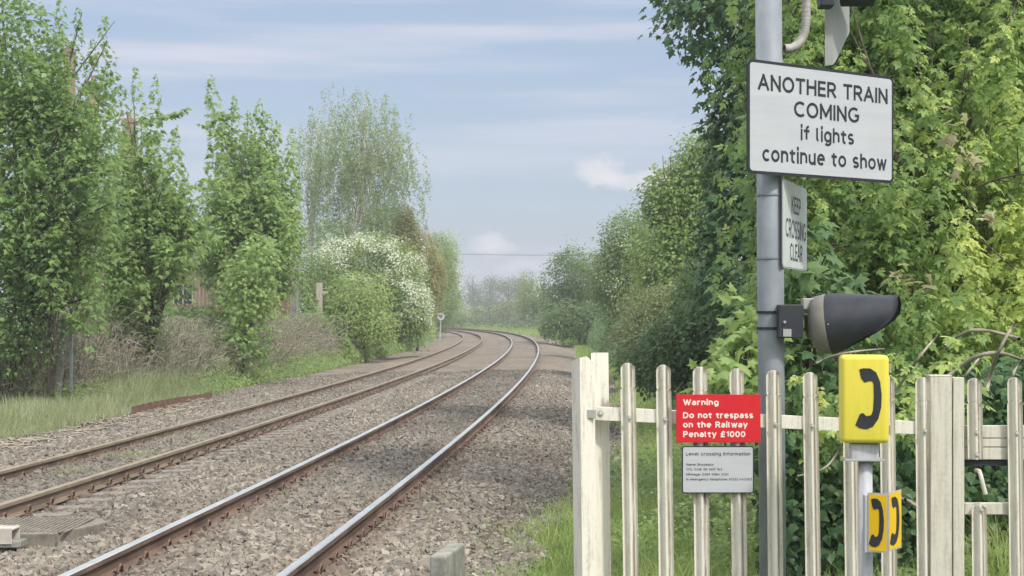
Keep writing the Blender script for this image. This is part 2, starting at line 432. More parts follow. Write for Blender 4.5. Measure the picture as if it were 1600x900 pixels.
# a sprung rail clip: an upright hoop of bar beside the rail foot, with its shoulder
def clip_mesh(side):
    pts = [(.004, -.062, -.01), (.008, -.058, .03), (.012, -.042, .062), (.014, -.008, .076), (.012, .028, .064), (.006, .05, .032), (-.012, .055, .012), (-.03, .02, .014), (-.034, -.01, .016)]
    pts = [(side*x, y, z) for x, y, z in pts]
    V1, T1 = tubes([(pts, .0115)], 6)
    bm = bmesh.new(); add_box(bm, (side*.03, 0, -.012), (.036, .05, .024), bev=.004); bmesh.ops.triangulate(bm, faces=bm.faces[:])
    V2 = np.array([v.co[:] for v in bm.verts]); T2 = np.array([[v.index for v in f.verts] for f in bm.faces]) if not bm.verts.index_update() else None
    bm.free()
    T1 = np.concatenate([T1[:, [0, 1, 2]], T1[:, [0, 2, 3]]])
    return np_mesh('rail_clip', np.concatenate([V1, V2]), np.concatenate([T1, T2+len(V1)]))
CLIP = clip_mesh(1); CLIP.materials.append(M_clip)
CLIPL = clip_mesh(-1); CLIPL.materials.append(M_clip)
bm = bmesh.new(); add_box(bm, (0, 0, -.1), (2.5, .26, .2), bev=.012); SLEEP = bm_mesh('sleeper', bm); SLEEP.materials.append(M_conc)
def mesh_arrays(me):
    V = np.empty(len(me.vertices)*3, np.float32); me.vertices.foreach_get('co', V)
    L = np.empty(len(me.loops), np.int32); me.loops.foreach_get('vertex_index', L)
    return V.reshape(-1, 3), L.reshape(-1, 3)
def build_track(label, uc, zc, cant, shine, mats, d0):
    root = empty('railway_track', (float(XC(12)+uc), 12, zc), label, 'railway track')
    for s in (1, -1):
        r = link('rail', rail_mesh(uc+s*GH, zc+s*cant/2, shine), mats, root)
    clipV, clipT, off = [], [], 0
    nclip = 0
    Dd = d0
    for k in range(66):
        sl = float(SL(Dd)); th = math.atan(sl)
        c = track_pt(np.array(Dd), uc, zc-.172)
        tilt = math.atan(cant/1.5)
        rot = Matrix.Rotation(-th, 4, 'Z') @ Matrix.Rotation(-tilt, 4, 'Y')
        M = Matrix.Translation(c) @ rot
        so = bpy.data.objects.new('sleeper', SLEEP); COL.objects.link(so); so.parent = root
        so.matrix_parent_inverse = wm(root).inverted(); so.matrix_basis = M
        for s in (1, -1):
            for side in (1, -1):
                L = Matrix.Translation((s*GH+side*.078, 0, .018))
                if side == 1 and nclip < 98:
                    co = bpy.data.objects.new('rail_clip', CLIP); COL.objects.link(co); co.parent = so; co.matrix_basis = L; nclip += 1
                elif Dd < 60:
                    v, tt = mesh_arrays(CLIP if side == 1 else CLIPL)
                    MM = np.array(M @ L); clipV.append(v @ MM[:3, :3].T+MM[:3, 3]); clipT.append(tt+off); off += len(v)
        Dd += .64
    o = link('rail_clip', np_mesh('rail_clip', np.concatenate(clipV), np.concatenate(clipT)), M_clip, root); o['kind'] = 'stuff'
    return root
build_track('nearer railway track with bright polished rail heads curving away to the left', 0, 0, CANT, (7, 10), [M_rust, M_shine], 9.3)
build_track('farther railway track on the left with dull brown rusty rails and grass tufts', -SP, DZ, CANTL, (6, 11), [M_rustpale, M_dull], 11.2)

# ------------------------------------------------------------------ foliage
def nrmz(a): return a/(np.linalg.norm(a, axis=-1, keepdims=True)+1e-9)
def tmpl_maple():
    half = [(.16, -.1), (.40, -.02), (.27, .2), (.55, .46), (.24, .5)]
    out = [(0, 0)]+half+[(0, 1.0)]+[(-x, y) for x, y in half[::-1]]
    v = [(0, .32, 0)]+[(x, y, -.22*abs(x)-.2*y*y) for x, y in out]
    n = len(out); f = [(0, 1+i, 1+(i+1) % n) for i in range(n)]
    return np.array(v), np.array(f)
def tmpl_simple(w=.3):
    v = [(0, 0, 0), (w, .45, -.1), (0, 1, -.12), (-w, .45, -.1)]
    return np.array(v), np.array([(0, 1, 2), (0, 2, 3)])
def tmpl_lobed():
    v = [(0, 0, 0), (.42, .12, -.1), (.3, .5, -.08), (.0, 1, -.2), (-.3, .5, -.08), (-.42, .12, -.1)]
    return np.array(v), np.array([(0, 1, 2), (0, 2, 3), (0, 3, 4), (0, 4, 5)])
def tmpl_compound():
    V, Fc = [], []
    for (bx, by, ang, L, w) in ((0, .5, 0, .56, .15), (0, .42, 58, .46, .13), (0, .42, -58, .46, .13), (0, .16, 72, .40, .115), (0, .16, -72, .40, .115)):
        a = R(ang); d = np.array((math.sin(a), math.cos(a))); p = np.array((d[1], -d[0])); o = len(V)
        for s, q in ((0, 0), (.35, 1), (.7, .7), (1, 0), (.7, -.7), (.35, -1)):
            xy = np.array((bx, by))+d*L*s+p*w*q
            V.append((xy[0], xy[1], -.05*abs(q)-.28*s*s*L-.12*xy[1]**2))
        Fc += [(o, o+1, o+5), (o+1, o+2, o+4), (o+1, o+4, o+5), (o+2, o+3, o+4)]
    return np.array(V), np.array(Fc)
T_MAPLE, T_SIMPLE, T_LOBED, T_COMP, T_SLIM = tmpl_maple(), tmpl_simple(), tmpl_lobed(), tmpl_compound(), tmpl_simple(.17)
def leaf_mesh(name, tm, L):
    pos, nr, tip, size, tint = L
    tv, tf = tm; n = len(pos)
    z = nrmz(nr); y = nrmz(tip-np.sum(tip*z, -1, keepdims=True)*z); x = np.cross(y, z)
    V = pos[:, None]+size[:, None, None]*(tv[None, :, 0:1]*x[:, None]+tv[None, :, 1:2]*y[:, None]+tv[None, :, 2:3]*z[:, None])
    T = (tf[None]+len(tv)*np.arange(n)[:, None, None]).reshape(-1, 3)
    return np_mesh(name, V.reshape(-1, 3), T, attr=np.repeat(np.clip(tint, 0, 1), len(tv)))
def cat(parts):
    return tuple(np.concatenate([p[i] for p in parts]) for i in range(5))
def shoot(rng, base, tip, Rr, n, size, t0=.1, bow=1.0, tint=.5, tipglow=.2):
    base, tip = np.asarray(base, float), np.asarray(tip, float)
    t = t0+(1-t0)*np.sort(rng.random(n))
    # leaves stand in tiers
    t = np.round(t*n/7)/(n/7)+rng.normal(0, .012, n); t = np.clip(t, 0, 1.02)
    h = 1-(1-t)**(1+bow)
    p = base+np.stack([h, h, t], -1)*(tip-base)
    az = rng.uniform(0, 6.283, n); r = Rr*(np.clip(1-t, 0, 1)**.75*.95+.08)*np.sqrt(rng.random(n)*.85+.15)
    o = np.stack([np.cos(az), np.sin(az), 0*az], -1)
    p = p+o*r[:, None]; p[:, 2] -= .25*r+rng.normal(0, .04, n)*Rr
    up = np.array([0, 0, 1.])
    nr = up*.75+o*.55+rng.normal(0, .33, (n, 3))
    tp = o*.8-up*.45+rng.normal(0, .3, (n, 3))
    sz = size*rng.uniform(.45, 1.25, n)*(1-.45*np.clip(t, 0, 1)**3)
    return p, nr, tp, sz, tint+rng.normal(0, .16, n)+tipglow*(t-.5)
def blob(rng, c, rad, nspray, per, spread, size, tint=.5, lump=.22, inner=.3, flat=.55, droop=.25, hang=False, zmin=-.75, back=.5):
    c, rad = np.asarray(c, float), np.asarray(rad, float)
    d = nrmz(rng.normal(size=(int(nspray*2.2)+4, 3)))
    keep = (d[:, 2] > zmin) & ((d[:, 1] < .35) | (rng.random(len(d)) < back))
    d = d[keep][:nspray]; ns = len(d)
    k = rng.normal(size=(6, 3))*2.6; ph = rng.uniform(0, 6.28, 6)
    lum = 1+lump*np.mean(np.sin(d @ k.T+ph), axis=1)*1.8+rng.normal(0, .05, ns)
    depth = np.where(rng.random(ns) < inner, rng.uniform(.45, .9, ns), rng.uniform(.9, 1.04, ns))
    sp = c+d*rad*(lum*depth)[:, None]
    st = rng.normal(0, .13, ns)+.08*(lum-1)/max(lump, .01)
    cnt = np.maximum(1, rng.poisson(per, ns)); idx = np.repeat(np.arange(ns), cnt); n = len(idx)
    dd = nrmz(d/rad*rad.mean())
    off = rng.normal(size=(n, 3))*spread
    off -= (1-flat)*np.sum(off*dd[idx], -1, keepdims=True)*dd[idx]
    pos = sp[idx]+off; pos[:, 2] -= droop*np.linalg.norm(off[:, :2], axis=1)
    if hang: pos[:, 2] -= rng.random(n)*spread*2
    up = np.array([0, 0, 1.])
    nr = dd[idx]*.6+up*.55+rng.normal(0, .42, (n, 3))
    tp = nrmz(off+1e-6)*.6+dd[idx]*.4-up*.4+rng.normal(0, .3, (n, 3))
    return pos, nr, tp, size*rng.uniform(.6, 1.2, n), tint+st[idx]+rng.normal(0, .12, n)
def limbs(rng, base, targets, r0, fork=.35, wig=.06, trunk_top=None):
    """trunk and limbs as tapered tubes"""
    base = np.asarray(base, float); tg = [np.asarray(t_, float) for t_ in targets]
    top = np.asarray(trunk_top, float) if trunk_top is not None else np.mean(tg, axis=0)
    H = np.linalg.norm(top-base); s = np.linspace(0, 1, 9)[:, None]
    w = np.cumsum(rng.normal(0, wig*H/9, (9, 3))*np.array([1, 1, .2]), axis=0); w -= w[0]
    tr = base+(top-base)*s+w*(1-s*.5)
    paths = [(tr, r0*(1-s[:, 0]*.78)*(1+.5*np.exp(-s[:, 0]*18)))]
    for t_ in tg:
        f0 = rng.uniform(fork, .85); i0 = f0*8; a = tr[int(i0)]+(tr[min(int(i0)+1, 8)]-tr[int(i0)])*(i0-int(i0))
        q = np.linspace(0, 1, 7)[:, None]; L = np.linalg.norm(t_-a)
        mid = a+(t_-a)*q; mid[:, 2] += (L*.12*np.sin(np.pi*q[:, 0]))*(1 if t_[2] > a[2] else .5)
        mid += np.cumsum(rng.normal(0, .02*L, (7, 3)), axis=0)*q
        rr = r0*(1-f0*.7)*.55
        paths.append((mid, np.maximum(rr*(1-q[:, 0]*.85), .008)))
        for _ in range(2):
            k = rng.integers(2, 5); e = mid[k]+(t_-a)*.18+rng.normal(0, .06*L, 3)
            qq = np.linspace(0, 1, 4)[:, None]
            paths.append((mid[k]+(e-mid[k])*qq, np.maximum(rr*.4*(1-qq[:, 0]*.8), .006)))
    return paths
def make_tree(name, label, cat_, base, paths, leafparts, lmat, tm, wood=None, blossom=None, btm=None, group=None, extra=None, sides=7, crown='crown'):
    root = empty(name, base, label, cat_, group)
    if paths: link('trunk', tube_mesh('trunk', paths, sides), wood or M_bark, root)
    link(crown, leaf_mesh(crown, tm, cat(leafparts)), lmat, root)
    if blossom: link('blossom', leaf_mesh('blossom', btm or T_SIMPLE, cat(blossom)), L_blos, root)
    if extra:
        for nm, parts, mt, t2 in extra: link(nm, leaf_mesh(nm, t2, cat(parts)), mt, root)
    return root
def gz(X, D): return float(ground_z(np.array(float(X)), np.array(float(D))))
def base_at(px, D):
    X = (px-800)*D/F; return np.array((X, D, gz(X, D)-.05))
def PB(px, py, D, rx, ry, rd):
    """ellipsoid given by its photo position, distance and radii in photo pixels (depth radius in metres)"""
    return np.array(P(px, py, D)), np.array((rx*D/F, rd, ry*D/F))

SYC = 'sycamore'
# --- left: sycamores in front of the old house
def spire_tree(seed, label, D, basepx, tips, body, leaf, lmat, tm=T_MAPLE, r0=.12, tint=.5, nleaf=95, Rr=.34, fill=()):
    rng = np.random.default_rng(seed); bs = base_at(basepx, D)
    parts = []; tg = []; tips = list(tips)
    nmain = len(tips)
    for (n, x0, x1, y0, y1, dd) in fill:
        for k in range(n): tips.append((x0+(x1-x0)*(k+rng.random())/n, rng.uniform(y0, y1), dd+rng.normal(0, .5)))
    for q, (px, py, dd) in enumerate(tips):
        tp = np.array(P(px, py, D+dd)); L = rng.uniform(1.9, 2.7) if q < nmain else rng.uniform(1.1, 1.7)
        L = min(L, (tp[2]-bs[2])*.8)
        b0 = np.array((tp[0]+(bs[0]-tp[0])*.1*L+rng.normal(0, .08), tp[1]+.3, tp[2]-L))
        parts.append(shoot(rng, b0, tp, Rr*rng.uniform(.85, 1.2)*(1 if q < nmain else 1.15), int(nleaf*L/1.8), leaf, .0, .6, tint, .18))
        tg.append(tp-np.array((0, 0, .75)))
        if rng.random() < .5:          # a side spray that breaks the outline
            a_ = rng.uniform(0, 6.283); m_ = b0+(tp-b0)*rng.uniform(.1, .6); e_ = m_+np.array((math.cos(a_)*rng.uniform(.7, 1.25), math.sin(a_)*.8, rng.uniform(.0, .6)))*(D/42)
            parts.append(shoot(rng, m_, e_, Rr*.75, int(nleaf*.55), leaf, .1, 0, tint+.05, .1))
    for (px, py, rx, ry, rd, ns, dd) in body:
        c, rad = PB(px, py, D+dd, rx, ry, rd)
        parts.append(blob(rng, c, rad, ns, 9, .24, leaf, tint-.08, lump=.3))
        for _ in range(2): tg.append(c+rng.uniform(-.7, .7, 3)*rad)
    return make_tree('sycamore_tree', label, 'tree', bs, limbs(rng, bs, tg[::2], r0, .2), parts, lmat, tm)
spire_tree(1, 'tall dense sycamore at the far left edge, cut off by the frame', 34, 10,
    [(30, -60, 0), (65, 0, .6), (95, -15, .3), (122, 12, -.3), (163, 22, .2), (176, 75, -.2), (145, 60, .8), (95, 40, -1), (50, 30, -1.2), (10, -10, -1), (178, 150, .3), (-30, -60, .5), (185, 230, 0), (130, 130, -1.5), (150, 175, -1), (105, 90, -1.3)],
    [(20, 120, 85, 120, 1.5, 190, .3), (75, 230, 75, 100, 1.4, 170, .2), (-30, 300, 120, 150, 1.6, 170, 0), (60, 350, 85, 85, 1.3, 140, -.1), (0, 480, 75, 100, 1.2, 150, -.4), (95, 430, 60, 60, 1.1, 90, .4)], .135, L_syc, tint=.42, r0=.16,
    fill=[(16, -10, 180, 60, 200, -1.2), (18, -10, 190, 180, 330, -1.4), (14, -10, 185, 300, 430, -1.3)], nleaf=140)
spire_tree(2, 'sycamore with ragged leader shoots just right of the tall edge tree', 41, 235,
    [(212, 102, 0), (243, 116, .2), (192, 130, .4), (274, 192, -.2), (225, 165, -.5), (290, 262, .2), (250, 225, -.8), (190, 200, -.4), (300, 310, .3), (270, 285, -.9), (205, 255, -1)],
    [(220, 330, 50, 90, 1.4, 180, .1), (258, 365, 46, 60, 1.2, 140, 0), (200, 410, 60, 60, 1.2, 140, 0), (210, 450, 40, 36, 1, 80, .4)], .15, L_syc, tint=.52, Rr=.38,
    fill=[(12, 175, 290, 200, 320, -.9), (14, 165, 312, 280, 385, -1.1), (10, 160, 240, 390, 470, -1.0)], nleaf=135)
spire_tree(3, 'bright sycamore of five pointed upright spires left of the birch', 52, 390,
    [(329, 116, 0), (366, 148, .2), (405, 153, .1), (433, 188, .3), (456, 200, -.2), (345, 190, -.6), (385, 195, -.7), (418, 228, -.8), (328, 225, .4), (464, 262, .3), (360, 258, -1), (402, 275, -1.1), (442, 300, -.6), (348, 170, .3), (388, 172, .4), (420, 175, .3)],
    [(390, 335, 58, 85, 1.6, 240, .2), (352, 375, 36, 65, 1.3, 130, 0), (428, 360, 38, 60, 1.3, 130, 0), (388, 430, 42, 40, 1.2, 120, -.3)], .17, L_syc, tint=.6, nleaf=170, Rr=.46,
    fill=[(16, 318, 470, 260, 340, -1.2), (16, 316, 466, 320, 400, -1.4), (8, 345, 425, 400, 455, -1.4)])
# young leafy growth hanging down to the bank below it
rng = np.random.default_rng(4); D = 48.5
parts = [blob(rng, *PB(388, 465, D, 32, 42, .6), 110, 8, .2, .14, .66), blob(rng, *PB(378, 532, D, 42, 38, .6), 120, 8, .2, .14, .55), blob(rng, *PB(400, 420, D, 30, 40, .5), 60, 8, .24, .17, .66)]
make_tree('sycamore_sapling', 'low leafy sycamore sapling spilling down the bank below the spired tree', 'tree', base_at(378, D), limbs(rng, base_at(378, D), [np.array(P(385+rng.normal(0, 20), 480+rng.normal(0, 30), D)) for _ in range(6)], .04), parts, L_syc, T_MAPLE)

# --- birch
def birch(seed, label, D, basepx, topxy, cx, cy, rx, ry, nst, dens=1.0, kind='birch_tree'):
    rng = np.random.default_rng(seed); bs = base_at(basepx, D); parts = []
    top = np.array(P(topxy[0], topxy[1], D)); tg = []
    c, rad = PB(cx, cy, D, rx, ry, rx*D/F*.8)
    P_, N_, T_, S__, I_ = [], [], [], [], []
    for k in range(nst):
        d = nrmz(rng.normal(size=3)); rr = rng.random()**.42
        lum = 1+.3*np.sin(d[0]*5.1+1)*np.sin(d[2]*4.3+d[1]*3)
        s0 = c+d*rad*rr*lum
        L = rng.uniform(.5, 2.1)*(1.3 if abs(d[0]) > .6 else 1); n = int(L*21*dens)+2
        q = np.sort(rng.random(n)); drift = d[0]*.3
        pos = s0+np.stack([drift*q+rng.normal(0, .08, n), rng.normal(0, .08, n), -q*L], -1)
        P_.append(pos); N_.append(rng.normal(size=(n, 3))+np.array((0, -.4, .5))); T_.append(np.tile((0, 0, -1.), (n, 1))+rng.normal(0, .5, (n, 3)))
        S__.append(rng.uniform(.1, .16, n)); I_.append(.5+rng.normal(0, .2, n)+rng.normal(0, .1))
        if k % 6 == 0: tg.append(s0)
    wood = limbs(rng, bs, tg[:46], .17, .3, .03, trunk_top=top-(0, 0, .8))
    root = make_tree(kind, label, 'tree', bs, wood, [(np.concatenate(P_), np.concatenate(N_), np.concatenate(T_), np.concatenate(S__), np.concatenate(I_))], L_birch, T_SIMPLE, wood=M_birchbark)
    return root
birch(21, 'tall airy birch with white trunk and weeping grey green twigs', 95, 536, (572, 125), 566, 240, 97, 110, 860, 1.0)
birch(22, 'slender birch with forked white stem behind the spired sycamore', 98, 478, (500, 150), 495, 265, 34, 105, 130, .8)

# --- hawthorns etc. on the left side
def bush(seed, name, label, cat_, D, basepx, blobs, lmat, leaf, tm=T_SIMPLE, per=12, spread=.22, tint=.5, blossom=0, bsize=.1, r0=.08, group=None, wood=None, lump=.25, nl=6, bfront=True, zmin=-.8, hang=False, flat=.55, bzone=None, sides=6, crown='crown'):
    rng = np.random.default_rng(seed); bs = base_at(basepx, D); parts, bl, tg = [], [], []
    for (px, py, rx, ry, rd, ns, dd) in blobs:
        c, rad = PB(px, py, D+dd, rx, ry, rd)
        parts.append(blob(rng, c, rad, int(ns*1.7), per, spread, leaf*1.2, tint, lump=lump, zmin=zmin, hang=hang, flat=flat))
        for _ in range(nl): tg.append(c+rng.uniform(-.75, .75, 3)*rad)
        if blossom:
            nb = int(ns*blossom)
            pos, nr, tp, sz, ti = blob(rng, c, rad*1.04, nb, 9, spread*.75, bsize, .5, lump=lump, inner=.0, flat=.35, zmin=-.5)
            if bzone: 
                k = bzone(pos, c, rad, rng); pos, nr, tp, sz, ti = pos[k], nr[k], tp[k], sz[k], ti[k]
            bl.append((pos, nr, tp, sz, ti))
    return make_tree(name, label, cat_, bs, limbs(rng, bs, tg, r0, .1), parts, lmat, tm, wood=wood, blossom=bl or None, group=group, sides=sides, crown=crown)
clump = lambda pos, c, rad, rng: (np.sin(pos[:, 0]*2.3+pos[:, 2]*1.7+1)+np.sin(pos[:, 0]*1.1-pos[:, 2]*2.9)+.8*(pos[:, 2]-c[2])/rad[2]+.5*(pos[:, 0]-c[0])/rad[0]+rng.normal(0, .35, len(pos))+.45*(pos[:, 0]+5.4)/1.5*((pos[:, 0] > -6.6)*1.0)) > .05
bush(31, 'hawthorn', 'big hawthorn smothered in white may blossom left of the line', 'tree', 80, 580,
     [(560, 425, 70, 55, 2.0, 330, 0), (612, 440, 50, 70, 1.8, 260, -1), (520, 440, 45, 45, 1.6, 150, 0), (632, 480, 38, 50, 1.6, 190, -2), (642, 500, 24, 38, 1.3, 110, -3)], L_haw, .12, per=16, spread=.3, tint=.6, blossom=2.5, bsize=.12, bzone=clump, r0=.12)
bush(32, 'green_shrub', 'fresh green shrub at the foot of the blossoming hawthorn', 'shrub', 74, 570,
     [(562, 470, 40, 32, 1.3, 150, 0), (545, 492, 36, 32, 1.2, 110, -1), (585, 508, 30, 32, 1.2, 110, -1)], L_yel, .12, per=16, spread=.28, tint=.72, lump=.5)
bush(33, 'cypress_tree', 'olive bronze cypress rising behind the blossoming hawthorn', 'tree', 96, 652,
     [(632, 352, 12, 34, .7, 120, 0), (640, 395, 22, 50, 1.0, 230, 0), (656, 412, 26, 44, 1.1, 230, -.4), (672, 440, 19, 40, 1.0, 190, -.6), (645, 455, 34, 55, 1.2, 220, -.2), (654, 490, 20, 40, 1.0, 140, -.8)], L_con, .15, tm=T_SLIM, per=16, spread=.24, tint=.5, lump=.4, nl=3)
bush(34, 'yellow_green_tree', 'yellow green leafy tree right of the cypress, leaning over the line', 'tree', 150, 674,
     [(684, 410, 24, 45, 2.2, 200, 0), (690, 455, 26, 48, 2.2, 240, 0), (676, 495, 22, 30, 2.0, 120, 0)], L_yel, .18, per=16, spread=.4, tint=.5, blossom=.06, bsize=.2)
bush(35, 'pale_tree', 'thin pale tree showing beyond the yellow green tree', 'tree', 175, 697, [(698, 385, 16, 24, 2, 60, 0), (704, 420, 14, 34, 2, 70, 0)], L_birch, .2, per=9, spread=.55, tint=.7)
bush(36, 'field_tree', 'soft light green tree between the birch and the cypress', 'tree', 130, 600,
     [(605, 350, 34, 26, 2.4, 150, 0), (570, 360, 34, 30, 2.4, 130, 0), (525, 375, 40, 30, 2.4, 130, 0)], L_yel, .2, per=14, spread=.5, tint=.35)
bush(37, 'hedge_shrub', 'dense shrub closing the gap behind the gate pier', 'shrub', 72, 490, [(490, 440, 40, 48, 1.6, 150, 3), (470, 470, 30, 30, 1.2, 70, 1)], L_haw, .13, per=14, spread=.3, tint=.4)
# hawthorn mixed into the edge sycamore
bush(38, 'hawthorn', 'small hawthorn with sparse white flowers in front of the edge sycamore', 'tree', 33, 75,
     [(120, 300, 48, 70, .9, 75, 0), (70, 400, 60, 70, .9, 70, 0), (40, 500, 55, 75, .8, 90, 0)], L_dark, .075, per=14, spread=.2, tint=.5, blossom=.3, bsize=.05, bzone=lambda pos, c, rad, rng: np.sin(pos[:, 0]*5+pos[:, 2]*4) > .3, r0=.03)

# --- right side, far to near
bush(41, 'elder_tree', 'willowy green tree with thin upright tips, right of the track bend', 'tree', 112, 905,
     [(900, 440, 42, 55, 2.4, 260, 0), (935, 455, 36, 50, 2.4, 200, -2), (875, 480, 24, 34, 2, 120, 0), (905, 490, 45, 25, 2, 130, -3), (872, 505, 22, 18, 1.6, 80, -4), (935, 500, 34, 26, 1.8, 110, -6)], L_dark, .17, per=16, spread=.36, tint=.72)
rng = np.random.default_rng(42); parts = []; D = 116; bs = base_at(912, D)
for k in range(26):
    px = rng.uniform(882, 962); ty = 352+abs(px-900)*.45+rng.uniform(0, 40)
    tp = np.array(P(px, ty, D+rng.normal(0, 1.2))); parts.append(shoot(rng, tp+np.array((rng.normal(0, .4), 0, -3.2)), tp, .42, 60, .17, 0, .6, .55))
make_tree('willow_tree', 'pale willow whose feathery shoots rise above the green tree at the bend', 'tree', bs, limbs(rng, bs, [p[0][-1] for p in parts[:14]], .1, .2), parts, L_birch, T_SIMPLE)
bush(43, 'hawthorn', 'hawthorn speckled with white blossom on the right of the line', 'tree', 74, 975,
     [(975, 390, 34, 52, 1.6, 190, 0), (965, 440, 42, 50, 1.7, 210, 0), (1000, 380, 28, 44, 1.4, 110, 1), (985, 490, 36, 40, 1.4, 130, 0)], L_haw, .12, per=15, spread=.27, tint=.42, blossom=.4, bsize=.1, bzone=lambda pos, c, rad, rng: np.sin(pos[:, 0]*3+pos[:, 2]*2.2) > .1, r0=.1)
bush(44, 'ash_tree', 'light green tree rising left of the dark sycamore', 'tree', 50, 1065,
     [(1085, 270, 34, 50, 1.1, 130, 0), (1055, 310, 48, 50, 1.2, 180, 0), (1085, 360, 55, 70, 1.3, 230, 0), (1040, 400, 40, 70, 1.2, 180, -.5), (1075, 450, 60, 60, 1.2, 190, -1), (1105, 240, 25, 30, .9, 60, 0)], L_yel, .13, per=12, spread=.24, tint=.5, r0=.12, lump=.35)
bush(45, 'olive_shrub', 'bronze tinged shrub low on the right bank of the line', 'shrub', 44, 1020,
     [(1010, 500, 40, 42, .9, 110, 0), (1045, 490, 40, 40, .9, 110, 0), (985, 530, 28, 26, .8, 70, 0)], L_olive, .08, per=14, spread=.17, tint=.55)
bush(46, 'dark_shrub', 'dark green shrub behind the left end of the fence', 'shrub', 32, 1075,
     [(1070, 550, 55, 60, .9, 200, 0), (1120, 520, 50, 70, .9, 160, 0), (1020, 565, 45, 40, .8, 120, 1), (1100, 470, 45, 50, .8, 110, 1)], L_dark, .09, per=14, spread=.18, tint=.4)
# big dark sycamore
rng = np.random.default_rng(47); D = 27; parts, tg = [], []
for (px, py, rx, ry, rd, ns, dd) in [(1150, 20, 95, 85, 1.3, 230, 0), (1110, -70, 80, 90, 1.3, 90, .5), (1190, 140, 70, 90, 1.3, 200, 0), (1165, 230, 48, 70, 1.0, 130, .3), (1175, 330, 62, 80, 1.1, 200, .2), (1165, 430, 70, 80, 1.1, 200, 0), (1290, 60, 120, 130, 1.4, 170, 1.5), (1420, 60, 140, 140, 1.5, 170, 2.5), (1560, 80, 120, 140, 1.5, 140, 2.5), (1300, 300, 120, 150, 1.3, 150, 1.5), (1190, 520, 60, 60, .8, 100, -.5), (1240, 420, 80, 100, 1.0, 100, .8)]:
    c, rad = PB(px, py, D+dd, rx, ry, rd); parts.append(blob(rng, c, rad, ns, 9, .24, .145, .48, lump=.3))
    for _ in range(4): tg.append(c+rng.uniform(-.7, .7, 3)*rad)
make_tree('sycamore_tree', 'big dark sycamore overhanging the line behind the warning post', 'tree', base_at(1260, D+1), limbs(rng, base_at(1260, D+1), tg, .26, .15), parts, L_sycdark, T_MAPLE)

# golden green maple behind the fence: tiers of upright shoots
rng = np.random.default_rng(51); D = 14.0; parts, tg, gold = [], [], []
for row, (y0, y1, n, dd, ti) in enumerate([(-90, 30, 20, 1.6, .42), (-10, 120, 24, 1.1, .45), (90, 220, 26, .7, .5), (190, 320, 26, .3, .46), (300, 400, 24, 0, .42), (380, 470, 22, -.3, .42), (440, 530, 20, -.5, .4)]):
    for k in range(n):
        px = 1215+(k+rng.uniform(.1, .9))/n*(1690-1215); py = rng.uniform(y0, y1)
        d2 = D+dd+rng.normal(0, .35); tp = np.array(P(px, py, d2))
        yel = .3*max(0, 1-((px-1560)/90)**2-((py-330)/170)**2)+.12*max(0, (px-1400)/200)
        L = rng.uniform(.75, 1.25)
        b0 = tp+np.array((rng.normal(0, .15), .35+rng.random()*.3, -L))
        parts.append(shoot(rng, b0, tp, rng.uniform(.22, .36), int(115*L), .15, 0, .5, ti+yel*1.3-.04, .25)); tg.append(tp-np.array((0, 0, .1)))
for c, rad, ns in (((3.5, 15.7, 7.3), (1.7, 1.0, 2.0), 120), ((5.2, 16.2, 7.8), (1.9, 1.1, 2.2), 120), ((4.4, 16.0, 9.4), (1.6, 1.0, 1.3), 60), ((2.6, 15.6, 6.0), (.9, .8, 1.0), 90)):
    parts.append(blob(rng, np.array(c), np.array(rad), ns, 8, .24, .165, .5)); tg.append(np.array(c))
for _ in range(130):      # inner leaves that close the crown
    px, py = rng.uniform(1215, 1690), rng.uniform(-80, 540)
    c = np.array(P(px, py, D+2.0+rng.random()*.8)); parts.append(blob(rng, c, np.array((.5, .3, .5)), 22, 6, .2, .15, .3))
bs = base_at(1480, D+1.6)
wood = limbs(rng, bs, tg[::5], .06, .12, .05)
for k in range(34):       # pale upright stems inside the crown
    px = rng.uniform(1230, 1620); p0 = np.array(P(px, 520+rng.uniform(-60, 60), D+rng.uniform(.4, 1.4))); p1 = p0+np.array((rng.normal(0, .15), rng.normal(0, .1), rng.uniform(1, 2.2)))
    q = np.linspace(0, 1, 6)[:, None]; wood.append((p0+(p1-p0)*q+rng.normal(0, .012, (6, 3)), .007*(1-q[:, 0]*.6)))
red = []
for (px, py) in ((1500, 170), (1490, 215), (1508, 250), (1525, 345), (1420, 432), (1440, 450)):
    red.append(blob(rng, np.array(P(px, py, D-.35)), np.array((.09, .08, .09)), 4, 1.3, .05, .11, .6))
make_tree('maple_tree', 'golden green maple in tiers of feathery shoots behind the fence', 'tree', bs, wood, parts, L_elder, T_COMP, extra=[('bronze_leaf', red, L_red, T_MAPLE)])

# sycamore sprouts with big leaves between the pole and the dark shrub, behind the fence
def sprout(seed, label, D, spots, lmat, size, tint):
    rng = np.random.default_rng(seed); parts = []; tg = []
    for (px, py, rx, ry, n) in spots:
        c, rad = PB(px, py, D, rx, ry, .25); parts.append(blob(rng, c, rad, n, 5, .09, size, tint, lump=.3)); tg += [c+rng.uniform(-.5, .5, 3)*rad for _ in range(3)]
    bs = base_at(spots[0][0], D)
    make_tree('sycamore_sapling', label, 'tree', bs, limbs(rng, bs, tg, .025, .15), parts, lmat, T_MAPLE)
sprout(61, 'large leaved sycamore sprout left of the grey post above the fence', 11.2, [(1150, 590, 45, 40, 22), (1110, 575, 30, 22, 10), (1175, 545, 22, 40, 12), (1165, 500, 20, 40, 8)], L_syc, .115, .62)
sprout(62, 'large leaved sycamore sprout right of the grey post under the lamp', 11.6, [(1255, 420, 40, 60, 26), (1240, 500, 30, 60, 20), (1275, 560, 45, 45, 22), (1250, 620, 40, 50, 18), (1320, 480, 40, 60, 18)], L_sycdark, .12, .75)
